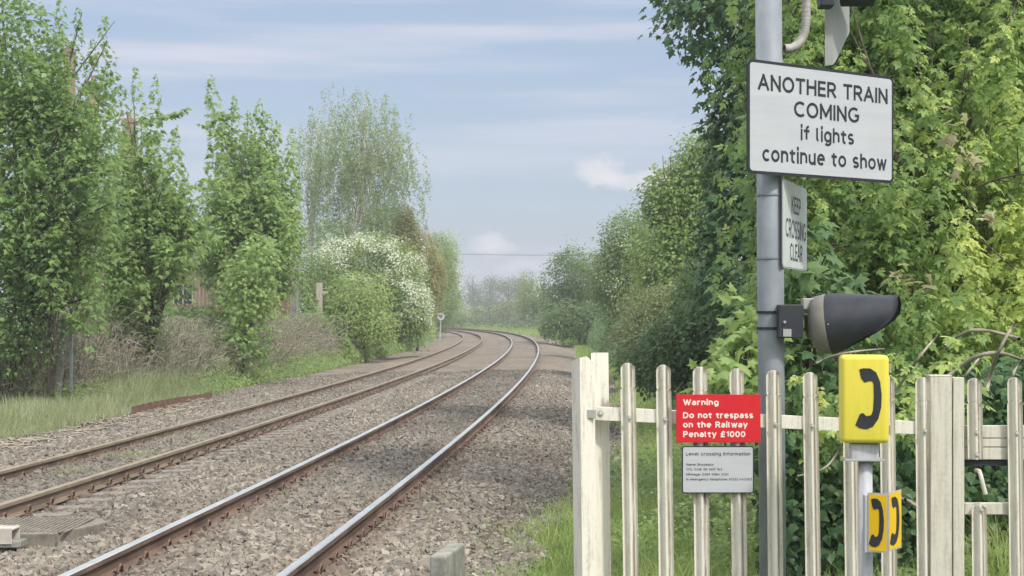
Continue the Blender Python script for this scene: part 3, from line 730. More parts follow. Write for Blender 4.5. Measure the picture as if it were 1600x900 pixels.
# bright low maple sprays
rng = np.random.default_rng(63); parts = []
for (px, py) in ((1275, 575), (1300, 590), (1250, 560), (1380, 560), (1400, 580), (1420, 545), (1450, 560), (1360, 590), (1440, 600), (1300, 640), (1270, 660), (1410, 530), (1480, 590), (1530, 500), (1490, 500)):
    tp = np.array(P(px, py, 10.6+rng.normal(0, .3))); parts.append(shoot(rng, tp+np.array((rng.normal(0, .1), .25, -.5)), tp, .2, 26, .12, 0, .5, .62, .2))
bs = base_at(1400, 10.8)
make_tree('maple_sapling', 'low maple sapling with bright leaf sprays around the yellow telephone', 'tree', bs, limbs(rng, bs, [p[0][-1] for p in parts], .02, .1), parts, L_elder, T_COMP)

# ivy over the bank behind the fence
rng = np.random.default_rng(71); n = 15000
X = 1.72+3.7*rng.random(n); h = rng.random(n)**.8
topz = .95+.25*wob(X*2, X*0, 1.0)+.35*smooth(2.2, 3.2, X)
Y = 10.6+.9*(X-1.3)*.25+rng.normal(0, .18, n)+.5*h+.25*wob(X*1.7, h*3, 1.0)
g = ground_z(X, Y); Z = g+h*(topz-g)
pos = np.stack([X, Y, Z], -1); nr = np.tile((-.1, -.75, .55), (n, 1))+rng.normal(0, .4, (n, 3)); tp = np.tile((0, -.3, -1.), (n, 1))+rng.normal(0, .45, (n, 3))
iv = link('ivy', leaf_mesh('ivy', T_LOBED, (pos, nr, tp, rng.uniform(.04, .095, n), .42+rng.normal(0, .2, n)+.25*wob(X*3, Z*3, 1.0))), L_ivy)
tag(iv, 'dark ivy and weeds covering the bank behind the gate', 'ivy', kind='stuff')

# bare arching stems in the hedge, right
paths = []
for (pts, rad) in [(((1600, 532), (1560, 520), (1530, 513), (1500, 520), (1470, 545)), 4), (((1470, 600), (1500, 570), (1540, 548), (1580, 552), (1620, 575)), 4.5), (((1540, 620), (1550, 570), (1575, 520), (1590, 500)), 4), (((1590, 620), (1580, 585), (1600, 560)), 3),
                   (((1380, 640), (1420, 580), (1450, 540), (1470, 520)), 3), (((1270, 570), (1300, 556), (1340, 548), (1390, 545)), 2.5), (((1480, 640), (1500, 600), (1520, 570), (1545, 545)), 3), (((1410, 780), (1440, 790), (1455, 830), (1470, 860)), 4), (((1400, 775), (1450, 800), (1500, 830)), 3.5), (((1320, 690), (1290, 735), (1240, 745)), 2.5), (((1560, 700), (1585, 640), (1575, 600)), 3)]:
    q = np.linspace(0, 1, 14); k = np.linspace(0, 1, len(pts)); px = np.interp(q, k, [p[0] for p in pts]); py = np.interp(q, k, [p[1] for p in pts])
    px = np.convolve(np.pad(px, 2, 'edge'), np.ones(5)/5, 'valid'); py = np.convolve(np.pad(py, 2, 'edge'), np.ones(5)/5, 'valid')
    paths.append((np.array([P(a, b_, 10.35+.15*math.sin(i*.7)) for i, (a, b_) in enumerate(zip(px, py))]), rad*10.4/F*.8*np.linspace(1, .7, 14)))
br = empty('bramble', base_at(1500, 10.5), 'tangle of bare pale bramble stems in front of the ivy, right edge', 'bramble')
link('stem', tube_mesh('stem', paths, 6), M_twig, br)

# ------------------------------------------------------------------ grass
def blades(rng, X, D, h, w, lean=.35, seg=2):
    n = len(X); z = surf_z(X, D)-.02
    az = rng.uniform(0, 6.283, n); d = np.stack([np.cos(az), np.sin(az)], -1); fac = rng.uniform(0, 6.283, n)
    s = np.stack([np.cos(fac), np.sin(fac), 0*fac], -1)
    V = []
    ln = lean*rng.uniform(.2, 1.4, n)
    for k in range(seg+1):
        q = k/seg; c = np.stack([X+d[:, 0]*ln*h*q**1.8, D+d[:, 1]*ln*h*q**1.8, z+h*(q-.3*ln*q*q)], -1)
        if k < seg: ww = (w*(1-.45*q))[:, None]; V += [c-s*ww, c+s*ww]
        else: V.append(c)
    V = np.stack(V, 1); k = V.shape[1]; tri = []
    for q in range(seg-1): tri += [(2*q, 2*q+1, 2*q+3), (2*q, 2*q+3, 2*q+2)]
    tri.append((2*seg-2, 2*seg-1, 2*seg))
    T = (np.array(tri)[None]+k*np.arange(n)[:, None, None]).reshape(-1, 3)
    return V.reshape(-1, 3), T, k
def grass(label, rng, X, D, h, w, tint, mat, lean=.35):
    V, T, k = blades(rng, X, D, h, w, lean, 3)
    o = link('grass', np_mesh('grass', V, T, attr=np.repeat(np.clip(tint, 0, 1), k)), mat)
    return tag(o, label, 'grass', kind='stuff')
rng = np.random.default_rng(81)
# right verge by the fence
n = 42000; D = 8.6+17*rng.random(n)**1.3; X = XC(D)+edgeR(D)-.25+rng.exponential(.12, n)*-.5+rng.random(n)**.8*(3.6); u = X-XC(D)
tuf = wob(X*5, D*5, 1.0); h = (.1+.12*rng.random(n))*(1+.5*tuf)*(1+.6*smooth(0, .8, u-edgeR(D))); k = (h > .03) & ~((X > -.62) & (X < -.2) & (D < 11))
grass('bright green grass of the verge beside the fence', rng, X[k], D[k], h[k], np.full(k.sum(), .0034), (.5+rng.normal(0, .18, n)+.15*tuf)[k], L_grass, .7)
# further right verge
n = 26000; D = 24+110*rng.random(n)**1.4; X = XC(D)+edgeR(D)-.2+rng.random(n)*2.6; h = .16+.2*rng.random(n)
grass('bright grass strip on the right of the line before the bend', rng, X, D, h, .004+D*.00012, .55+rng.normal(0, .16, n), L_grass, .5)
# left bank, long pale grass
n = 60000; D = 22+90*rng.random(n)**1.25; q = rng.random(n); X = XC(D)+edgeL(D)+.35-q*(1.5+1.3*smooth(38, 55, D)); h = (.2+.5*rng.random(n)*smooth(0, .3, q))*(1+.3*wob(X*2, D*.7, 1))
grass('long pale grass along the foot of the left bank', rng, X, D, h, .004+D*.0001, .45+rng.normal(0, .2, n)-.15*wob(X*1.3, D*.5, 1), L_pgrass, .45)
# far grass by the bend
n = 9000; D = 150+150*rng.random(n); X = XC(D)+3.4+rng.random(n)*9; h = .3+.3*rng.random(n)
grass('light green grass beyond the bend of the tracks', rng, X, D, h, np.full(n, .03), .6+rng.normal(0, .15, n), L_grass, .4)
# tufts between the rails of the left track
for lab, px, py, nn, rr in (('larger grass tuft between the brown rails', 203, 716, 420, .2), ('smaller grass tuft between the brown rails, nearer the camera', 115, 742, 200, .16), ('faint grass tuft between the brown rails, farthest away', 290, 690, 150, .22)):
    D0 = (CH+.26)*F/(py-YH); X0 = (px-800)*D0/F; r = rng.normal(0, rr, (nn, 2)); h = .05+.09*rng.random(nn)
    o = grass(lab, rng, X0+r[:, 0], D0+r[:, 1]*1.6, h, np.full(nn, .004), .6+rng.normal(0, .15, nn), L_grass, .6)
    del o['kind']; o.name = 'grass_tuft'; o['category'] = 'grass tuft'
# weeds behind the fence: small broad leaves
n = 24000; D = 10.0+12*rng.random(n)**1.3; X = .55+rng.random(n)*3.2+.02*(D-10); hh = rng.random(n)*(.2+.16*wob(X*2, D*2, 1)+.35*smooth(1.0, 1.9, X)*smooth(10.5, 12, D))
pos = np.stack([X, D, ground_z(X, D)+np.abs(hh)], -1); nr = np.tile((0, -.25, .9), (n, 1))+rng.normal(0, .35, (n, 3)); tp = rng.normal(size=(n, 3))
tag(link('weeds', leaf_mesh('weeds', T_SIMPLE, (pos, nr, tp, rng.uniform(.035, .08, n), .5+rng.normal(0, .2, n)+.2*wob(X*3, D*3, 1))), L_haw), 'leafy weeds and nettles growing behind the fence', 'weeds', kind='stuff')
n = 160; D = 10.2+8*rng.random(n); X = .6+rng.random(n)*2.4; pos = np.stack([X, D, ground_z(X, D)+.16+.1*rng.random(n)], -1)
tag(link('wild_flowers', leaf_mesh('wild_flowers', T_LOBED, (pos, np.tile((0, -.6, .7), (n, 1))+rng.normal(0, .3, (n, 3)), rng.normal(size=(n, 3)), rng.uniform(.015, .03, n), .6+rng.normal(0, .2, n))), L_blos), 'tiny white wild flowers scattered in the weeds behind the fence', 'flowers', kind='stuff')

# dead bramble thicket on the left bank
rng = np.random.default_rng(91); paths = []
def bramble_u(D): return -8.35-.5*smooth(44, 36, D)
for k in range(7500):
    D = 33+rng.random()**1.2*46; X0 = float(XC(D)+bramble_u(D))-rng.random()**1.4*2.3+.25; z0 = gz(X0, D)
    front = 1-.45*math.exp(-(X0-float(XC(D))-bramble_u(D)-.25)**2/.2)
    H = max(.4, 1.85-z0)*rng.uniform(.3, 1.0)*front*(1+.55*math.exp(-((D-37.5)/2.6)**2)*rng.random()); q = np.linspace(0, 1, 6)
    dx, dy = rng.normal(.1, .4), rng.normal(0, .55)
    p = np.stack([X0+dx*q**1.5, D+dy*q, z0+H*(q*1.6-.75*q**3)+rng.normal(0, .04, 6)], -1); paths.append((p, .005+.004*rng.random()))
tag(link('bramble_thicket', tube_mesh('bramble_thicket', paths, 3), M_twig), 'grey brown thicket of dead brambles along the left bank', 'brambles', kind='stuff')
def understory(name, label, mat, n, D0, D1, uf, uw, hf, size, tint, tm=T_SIMPLE, pw=1.3, face=(.4, -.55, .6), hp=.8):
    D = D0+(D1-D0)*rng.random(n)**pw; q = rng.random(n)**1.2; X = XC(D)+uf(D)+uw*q
    lump = 1+.28*wob(X*1.1, D*.6, 1)+.15*wob(X*3, D*1.7, 1)
    h = rng.random(n)**hp; Z = ground_z(X, D)+h*hf(D)*lump*np.clip(.35+2.2*q, 0, 1)
    pos = np.stack([X, D, Z], -1); sz = size*(.75+D/90)*rng.uniform(.6, 1.2, n)
    o = link(name, leaf_mesh(name, tm, (pos, rng.normal(0, .5, (n, 3))+np.array(face), rng.normal(size=(n, 3))+np.array((0, 0, -.4)), sz, tint+rng.normal(0, .15, n)+.16*wob(X*2, D+Z*2, 1))), mat)
    return tag(o, label, 'undergrowth', kind='stuff')
understory('bank_weeds', 'green weeds growing up in front of the dead brambles', L_haw, 15000, 33, 76, lambda D: bramble_u(D)+1.0, -1.6, lambda D: .6+0*D, .08, .55)
understory('bramble_leaves', 'scattered green leaves among the dead brambles', L_haw, 11000, 33, 78, lambda D: bramble_u(D)+.3, -1.8, lambda D: 1.35+0*D, .07, .5, hp=1.0)
understory('hedge_undergrowth', 'dark undergrowth closing the foot of the left hedge', L_dark, 26000, 31, 80, lambda D: bramble_u(D)-1.6, -2.6, lambda D: 1.0+1.6*np.exp(-((D-34)/5)**2), .1, .45, hp=.7)
understory('hedge_undergrowth', 'green undergrowth along the far left hedge towards the bend', L_haw, 22000, 70, 190, lambda D: -6.9-.25*smooth(100, 70, D)+.2*smooth(120, 170, D), -2.6, lambda D: 1.5+.8*smooth(80, 130, D), .11, .5)
understory('hedge_undergrowth', 'mixed undergrowth at the foot of the trees right of the line', L_dark, 30000, 27, 130, lambda D: 3.75+.4*smooth(60, 30, D)+.5*smooth(70, 120, D), 3.0, lambda D: 1.7+.8*smooth(40, 90, D), .1, .62, face=(-.4, -.55, .6))
understory('hedge_undergrowth', 'hazy undergrowth at the far right of the bend', L_far, 9000, 130, 300, lambda D: 6.5+0*D, 7.0, lambda D: 2.2+0*D, .12, .45, face=(-.4, -.55, .6))
# dry sticks on the left cess
paths = []
for k in range(900):
    D = 22+rng.random()**1.3*18; X0 = float(XC(D))-6.3-rng.random()*1.9; a = rng.uniform(0, 6.28); L = rng.uniform(.15, .6); z0 = float(surf_z(np.array(X0), np.array(D)))+.05
    q = np.linspace(-.5, .5, 4); p = np.stack([X0+np.cos(a)*L*q, D+np.sin(a)*L*q, z0+rng.normal(0, .02, 4)], -1); paths.append((p, .008+.006*rng.random()))
tag(link('dry_sticks', tube_mesh('dry_sticks', paths, 4), M_twig), 'litter of dry pale sticks beside the left track', 'sticks', kind='stuff')

# ------------------------------------------------------------------ far trees
G = 'bare-looking trees on the horizon'
for i, (px, py, rx, lab) in enumerate([(738, 432, 13, 'leftmost of the thin hazy trees on the skyline beyond the bend'), (768, 437, 12, 'second thin hazy skyline tree, left of centre of the row'), (795, 436, 12, 'third thin hazy skyline tree, broad open crown'), (812, 440, 9, 'rightmost small hazy skyline tree by the leafy bush')]):
    rng = np.random.default_rng(100+i); D = 430+rng.uniform(-20, 20); bs = base_at(px, D); top = np.array(P(px, py, D)); tg = []; parts = []
    for _ in range(16):
        tg.append(np.array(P(px+rng.normal(0, rx*.7), py+abs(rng.normal(0, 22)), D+rng.normal(0, 2))))
        parts.append(blob(rng, tg[-1], np.array((1.5, 1.5, 1.2)), 16, 9, .8, .42, .5))
    make_tree('skyline_tree', lab, 'tree', bs, limbs(rng, bs, tg, .3, .2, .04, trunk_top=top), parts, L_far, T_SIMPLE, group=G)
bush(111, 'far_thicket', 'low hazy thicket under the skyline trees', 'shrubs', 400, 770, [(740, 478, 34, 14, 5, 120, 0), (790, 480, 40, 14, 5, 130, 0)], L_far, .5, per=10, spread=1.2, tint=.35)
bush(112, 'far_bush', 'pale rounded bush beside the whistle board', 'shrub', 235, 708, [(708, 488, 22, 18, 3, 130, 0), (695, 485, 14, 16, 2.5, 60, 0)], L_birch, .28, per=14, spread=.6, tint=.6, blossom=.25, bsize=.22)
bush(113, 'far_bush', 'dark small bush flecked with blossom in the middle of the far bend', 'shrub', 262, 748, [(745, 494, 16, 13, 2.5, 90, 0), (762, 493, 13, 11, 2.5, 60, 0)], L_haw, .28, per=14, spread=.6, tint=.45, blossom=.3, bsize=.22)
bush(114, 'far_bush', 'olive rounded bush right of the dark flecked bush at the bend', 'shrub', 265, 788, [(785, 492, 20, 16, 2.5, 110, 0), (800, 484, 16, 16, 2.5, 80, 0)], L_olive, .28, per=14, spread=.6, tint=.6)
bush(115, 'far_tree', 'leafy pale green tree with bare upright tips at the far right bend', 'tree', 205, 832, [(832, 470, 20, 28, 2.5, 170, 0), (848, 480, 14, 24, 2.2, 80, 0), (824, 440, 10, 18, 1.6, 25, 0)], L_haw, .22, per=14, spread=.5, tint=.6, blossom=.05, bsize=.2)
bush(116, 'far_bush', 'dark rounded bush on the grass before the right bend', 'shrub', 150, 850, [(857, 505, 10, 12, 1.2, 40, 0)], L_dark, .2, per=12, spread=.4, tint=.5)
# small white blossoming sapling and a stake by the right bank
bush(117, 'blossom_sapling', 'tiny sapling white with blossom on the right bank of the bend', 'shrub', 118, 868, [(868, 506, 7, 8, .35, 6, 0)], L_haw, .1, per=4, spread=.14, tint=.6, blossom=7, bsize=.2, r0=.02)

# ------------------------------------------------------------------ hard surfaces materials
def dirty(name, base, dirt, scale=1, streak=True, rough=.55, amount=(.5, .72), metal=0, spec=.4):
    m, t, b = newmat(name)
    f = noise(t, 9*scale, 6, .65, (6, 6, .5) if streak else (1, 1, 1)); g = noise(t, 60*scale, 4, .7)
    ad = t.nodes.new('ShaderNodeMath'); ad.operation = 'MULTIPLY_ADD'; t.links.new(g, ad.inputs[0]); ad.inputs[1].default_value = .35; t.links.new(f, ad.inputs[2])
    sb = t.nodes.new('ShaderNodeMath'); sb.operation = 'SUBTRACT'; t.links.new(ad.outputs[0], sb.inputs[0]); sb.inputs[1].default_value = .175
    mid = tuple((a*.72+d*.28) for a, d in zip(base, dirt))
    t.links.new(ramp(t, [(amount[0]-.12, base), (amount[0], mid), (amount[1], dirt)], sb.outputs[0]), b.inputs['Base Color'])
    b.inputs['Roughness'].default_value = rough; b.inputs['Metallic'].default_value = metal; b.inputs['Specular IOR Level'].default_value = spec
    bump(t, b, g, .12, .002)
    return m
M_pale = dirty('stained cream palisade paint', (.72, .69, .60), (.27, .22, .155), amount=(.62, .9))
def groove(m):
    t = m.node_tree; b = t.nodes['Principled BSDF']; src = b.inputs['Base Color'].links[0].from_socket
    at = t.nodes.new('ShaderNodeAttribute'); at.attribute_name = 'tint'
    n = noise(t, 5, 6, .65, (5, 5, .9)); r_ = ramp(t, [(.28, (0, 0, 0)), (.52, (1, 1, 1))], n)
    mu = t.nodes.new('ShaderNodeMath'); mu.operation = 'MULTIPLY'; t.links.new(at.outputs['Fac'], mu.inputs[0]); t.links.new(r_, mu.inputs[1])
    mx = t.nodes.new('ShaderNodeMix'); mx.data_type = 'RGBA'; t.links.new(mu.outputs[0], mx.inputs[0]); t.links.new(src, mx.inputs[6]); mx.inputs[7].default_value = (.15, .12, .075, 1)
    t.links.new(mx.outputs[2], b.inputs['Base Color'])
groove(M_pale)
M_gate = dirty('cleaner cream gate paint', (.6, .575, .485), (.36, .32, .25), amount=(.55, .8))
M_bolt = pmat('zinc bolt', (.4, .39, .37), (.55, .53, .5), 30, .5, .6)
M_galv = pmat('galvanised steel', (.2, .222, .242), (.275, .3, .322), 9, .6, .1, lo=.35, hi=.65, stretch=(1, 1, .6))
M_galv2 = dirty('weathered grey plate', (.34, .35, .345), (.33, .33, .27), amount=(.48, .7), rough=.5)
M_conduit = pmat('grey flexible conduit', (.28, .25, .23), (.42, .4, .38), 20, .6)
M_white = pmat('white sign sheeting', (.44, .45, .475), (.5, .51, .53), 2, .35, stretch=(1, 1, 12), lo=.3, hi=.7)
M_white2 = dirty('grubby white sign', (.56, .59, .57), (.42, .46, .41), amount=(.5, .8), streak=False, rough=.4)
M_black = pmat('black sign paint', (.018, .02, .024), (.03, .032, .038), 12, .4)
M_ink = pmat('black lettering', (.02, .022, .026), (.03, .032, .036), 12, .5)
M_greyink = pmat('faded small print', (.04, .04, .046), (.07, .07, .08), 40, .6)
M_red = pmat('red enamel', (.56, .016, .026), (.63, .022, .033), 3, .35)
M_cream = pmat('cream lettering', (.74, .66, .6), (.8, .74, .68), 20, .5)
M_hood = pmat('black polycarbonate hood', (.024, .027, .034), (.037, .041, .05), 10, .55, bmp=.05)
M_ring = dirty('mossy grey lamp rim', (.19, .185, .165), (.14, .12, .08), streak=False, amount=(.5, .75), rough=.6)
M_yel = dirty('yellow telephone plastic', (.72, .615, .075), (.63, .52, .075), streak=True, amount=(.56, .85), rough=.35)
M_yel2 = pmat('amber telephone sign', (.78, .5, .01), (.72, .44, .01), 4, .4)
M_greypaint = dirty('light grey painted tube', (.45, .46, .48), (.3, .3, .28), amount=(.52, .75), rough=.45)
M_oldconc = dirty('lichened concrete', (.33, .32, .285), (.15, .15, .115), streak=False, scale=.8, amount=(.45, .68), rough=.95)
M_brick = None
m, t, b = newmat('red brick')
bt = t.nodes.new('ShaderNodeTexBrick'); tcn = t.nodes.new('ShaderNodeTexCoord'); mp = t.nodes.new('ShaderNodeMapping'); mp.inputs['Rotation'].default_value = (R(90), 0, 0)
t.links.new(tcn.outputs['Object'], mp.inputs[0]); t.links.new(mp.outputs[0], bt.inputs['Vector'])
bt.inputs['Color1'].default_value = (.25, .13, .085, 1); bt.inputs['Color2'].default_value = (.31, .18, .12, 1); bt.inputs['Mortar'].default_value = (.36, .32, .27, 1)
bt.inputs['Scale'].default_value = 1; bt.inputs['Brick Width'].default_value = .23; bt.inputs['Row Height'].default_value = .076; bt.inputs['Mortar Size'].default_value = .01
t.links.new(bt.outputs[0], b.inputs['Base Color']); b.inputs['Roughness'].default_value = .9; M_brick = m
M_slate = pmat('roof slate', (.16, .16, .17), (.27, .265, .265), 3, .6, bmp=.3, stretch=(1, 1, 5))
M_wood = pmat('weathered brown board', (.13, .085, .055), (.3, .22, .15), 4, .85, bmp=.4, stretch=(7, 7, .4))
M_greywood = pmat('silvered timber', (.3, .27, .22), (.46, .42, .35), 5, .9, bmp=.4, stretch=(6, 6, .4))
M_sheet = pmat('rusty sheet', (.1, .055, .042), (.19, .11, .082), 8, .85, bmp=.4)
M_glass = pmat('dark window glass', (.03, .035, .04), (.05, .055, .06), 2, .1)

# ------------------------------------------------------------------ lettering: a monoline sign alphabet drawn as strokes
def _arc(cx, cy, rx, ry, a0, a1):
    n = max(4, int(abs(a1-a0)/14)); return [(cx+rx*math.cos(R(a0+(a1-a0)*i/n)), cy+ry*math.sin(R(a0+(a1-a0)*i/n))) for i in range(n+1)]
def _el(cx, cy, rx, ry): return _arc(cx, cy, rx, ry, 0, 360)
_P = [[(0, 0), (0, 1)], [(0, 1), (.32, 1)]+_arc(.32, .73, .27, .27, 90, -90)[1:]+[(0, .46)]]
GLYPH = {
 'A': (.74, [[(0, 0), (.37, 1)], [(.37, 1), (.74, 0)], [(.13, .32), (.61, .32)]]), 'N': (.66, [[(0, 0), (0, 1)], [(0, 1), (.66, 0)], [(.66, 0), (.66, 1)]]),
 'O': (.82, [_el(.41, .5, .41, .5)]), 'T': (.62, [[(0, 1), (.62, 1)], [(.31, 1), (.31, 0)]]), 'H': (.66, [[(0, 0), (0, 1)], [(.66, 0), (.66, 1)], [(0, .52), (.66, .52)]]),
 'E': (.5, [[(0, 0), (0, 1)], [(0, 1), (.5, 1)], [(0, .52), (.46, .52)], [(0, 0), (.5, 0)]]), 'R': (.6, _P+[[(.3, .46), (.6, 0)]]), 'P': (.59, _P), 'I': (0, [[(0, 0), (0, 1)]]),
 'C': (.74, [_arc(.44, .5, .44, .5, 48, 312)]), 'G': (.82, [_arc(.44, .5, .44, .5, 50, 318)+[(.80, .45), (.5, .45)]]), 'M': (.84, [[(0, 0), (0, 1)], [(0, 1), (.42, .2)], [(.42, .2), (.84, 1)], [(.84, 1), (.84, 0)]]),
 'K': (.62, [[(0, 0), (0, 1)], [(.58, 1), (0, .4)], [(.2, .6), (.62, 0)]]), 'S': (.58, [_arc(.29, .75, .27, .25, 35, 270)+_arc(.29, .25, .29, .25, 90, -145)[1:]]), 'L': (.5, [[(0, 1), (0, 0), (.5, 0)]]),
 'W': (1.06, [[(0, 1), (.27, 0)], [(.27, 0), (.53, .95)], [(.53, .95), (.79, 0)], [(.79, 0), (1.06, 1)]]), 'D': (.72, [[(0, 0), (0, 1), (.3, 1)]+_arc(.3, .5, .42, .5, 90, -90)[1:]+[(0, 0)]]),
 'B': (.62, [[(0, 0), (0, 1)], [(0, 1), (.32, 1)]+_arc(.32, .76, .24, .24, 90, -90)[1:]+[(0, .52)], [(.3, .52)]+_arc(.36, .26, .26, .26, 90, -90)+[(0, 0)]]),
 '£': (.6, [_arc(.38, .72, .22, .28, 20, 180)+[(.17, .3), (.04, 0), (.6, 0)], [(.02, .48), (.46, .48)]]), '0': (.56, [_el(.28, .5, .28, .5)]), '1': (.24, [[(0, .76), (.24, 1), (.24, 0)]]),
 '2': (.56, [_arc(.28, .72, .27, .28, 160, -35)+[(0, 0), (.56, 0)]]), '3': (.54, [_arc(.26, .75, .25, .25, 150, -90)+_arc(.26, .26, .28, .26, 90, -150)[1:]]), '4': (.58, [[(.44, 0), (.44, 1), (0, .28), (.58, .28)]]),
 '6': (.56, [_el(.28, .3, .28, .3), _arc(.5, .32, .5, .68, 180, 105)]), '8': (.54, [_el(.27, .75, .22, .25), _el(.27, .26, .27, .26)]), '9': (.56, [_el(.28, .7, .28, .3), _arc(.06, .68, .5, .68, 0, -75)]),
 'a': (.5, [[(.5, 0), (.5, .48)]+_arc(.26, .48, .24, .24, 0, 150)[1:], _el(.25, .21, .25, .21)]), 'b': (.56, [[(0, 0), (0, 1)], _el(.28, .36, .28, .36)]), 'c': (.5, [_arc(.3, .36, .3, .36, 48, 312)]),
 'd': (.56, [[(.56, 0), (.56, 1)], _el(.28, .36, .28, .36)]), 'e': (.58, [[(.02, .38), (.58, .38)], _arc(.3, .36, .29, .36, 5, 312)]), 'f': (.38, [[(.17, 0), (.17, .8)]+_arc(.36, .8, .19, .22, 180, 80)[1:], [(0, .68), (.36, .68)]]),
 'g': (.56, [_el(.28, .36, .28, .36), [(.56, .72), (.56, -.06)]+_arc(.28, -.06, .28, .24, 0, -145)[1:]]), 'h': (.5, [[(0, 0), (0, 1)], _arc(.25, .44, .25, .28, 180, 0)+[(.5, 0)]]), 'i': (0, [[(0, 0), (0, .72)], [(0, 1.02), (0, 1.1)]]),
 'k': (.46, [[(0, 0), (0, 1)], [(.42, .72), (0, .26)], [(.15, .43), (.46, 0)]]), 'l': (.16, [[(0, 1), (0, .15)]+_arc(.15, .15, .15, .15, 180, 270)[1:]]), 'm': (.78, [[(0, 0), (0, .72)], _arc(.195, .48, .195, .24, 180, 0)+[(.39, 0)], _arc(.585, .48, .195, .24, 180, 0)+[(.78, 0)]]),
 'n': (.5, [[(0, 0), (0, .72)], _arc(.25, .44, .25, .28, 180, 0)+[(.5, 0)]]), 'o': (.6, [_el(.3, .36, .3, .36)]), 'p': (.56, [[(0, -.28), (0, .72)], _el(.28, .36, .28, .36)]), 'r': (.34, [[(0, 0), (0, .72)], _arc(.26, .44, .26, .28, 180, 65)]),
 's': (.46, [_arc(.23, .53, .21, .19, 30, 270)+_arc(.23, .17, .23, .17, 90, -150)[1:]]), 't': (.38, [[(.15, .95), (.15, .18)]+_arc(.32, .18, .17, .18, 180, 290)[1:], [(0, .68), (.36, .68)]]), 'u': (.5, [[(0, .72), (0, .27)]+_arc(.25, .27, .25, .27, 180, 360)[1:], [(.5, 0), (.5, .72)]]),
 'v': (.5, [[(0, .72), (.25, 0)], [(.25, 0), (.5, .72)]]), 'w': (.8, [[(0, .72), (.2, 0)], [(.2, 0), (.4, .68)], [(.4, .68), (.6, 0)], [(.6, 0), (.8, .72)]]), 'y': (.52, [[(0, .72), (.26, .02)], [(.52, .72), (.16, -.28)]]),
 '.': (0, [[(0, -.02), (0, .1)]]), ':': (0, [[(0, -.02), (0, .1)], [(0, .52), (0, .64)]]), ' ': (.2, [])}
def text_mesh(s, width, cap, wt=.15, gap=.13):
    """flat mesh of a text line in local x (right), z (up), left end and baseline at the origin; width and cap height in metres, stroke weight in cap heights"""
    V, Fc, x, k = [], [], wt/2, 0
    for ch in s:
        w, strokes = GLYPH[ch]
        for st_ in strokes:
            p = np.array(st_, float); p[:, 0] += x; p[:, 1] = wt/2+p[:, 1]*(1-wt)
            closed = len(p) > 8 and np.allclose(p[0], p[-1], atol=1e-6)
            d = np.diff(p, axis=0); d /= np.linalg.norm(d, axis=1)[:, None]; nn = np.stack([-d[:, 1], d[:, 0]], -1)
            pn = np.concatenate([nn[-1:] if closed else nn[:1], nn]); nx = np.concatenate([nn, nn[:1] if closed else nn[-1:]])
            mt = pn+nx; l2 = np.sum(mt*mt, -1, keepdims=True); mt = mt*2/np.maximum(l2, 1.0)
            if not closed:
                p = p.copy(); p[0] -= d[0]*wt/2*(len(p) == 2); p[-1] += d[-1]*wt/2*(len(p) == 2)
            o = len(V); y = -.00012*(k % 4); k += 1
            for q, m_ in zip(p, mt*wt/2): V += [(q[0]+m_[0], y, q[1]+m_[1]), (q[0]-m_[0], y, q[1]-m_[1])]
            Fc += [(o+2*i, o+2*i+1, o+2*i+3, o+2*i+2) for i in range(len(p)-1)]
        x += w+wt+gap
    V = np.array(V); V[:, 0] -= V[:, 0].min(); V[:, 0] *= width/V[:, 0].max(); V[:, 2] *= cap
    return np_mesh('lettering', V, np.array(Fc))
def put(name, me, mat, parent, M):
    """local-space child: placed by matrix M in the parent's own frame"""
    o = bpy.data.objects.new(name, me); COL.objects.link(o)
    for mm in (mat if isinstance(mat, (list, tuple)) else [mat]): me.materials.append(mm)
    o.parent = parent; o.matrix_basis = M
    return o
def sign(name, label, cat_, origin, ux, W_, H_, rad, face, edge, border, lines, thick=.004, ink=None, off=.15):
    """a flat sign: origin = bottom left corner, ux = direction of its width"""
    ux = Vector(ux).normalized(); n = Vector((ux.y, -ux.x, 0))          # front normal (towards the viewer)
    root = empty(name, origin, label, cat_, rz=math.atan2(ux.y, ux.x))
    bm = bmesh.new(); add_prism(bm, rounded(W_, H_, rad, 6, W_/2, H_/2), 0, thick); put('panel', bm_mesh('panel', bm), edge, root, Matrix())
    bm = bmesh.new(); add_prism(bm, rounded(W_-2*border, H_-2*border, max(rad-border, .002), 6, W_/2, H_/2), -.0015, .001); put('face', bm_mesh('face', bm), face, root, Matrix())
    for (s, fx0, fx1, fbase, fcap) in lines:
        me = text_mesh(s, (fx1-fx0)*W_, fcap*H_, off)
        put('lettering', me, ink, root, Matrix.Translation((fx0*W_, -.0022, (1-fbase)*H_)))
    return root

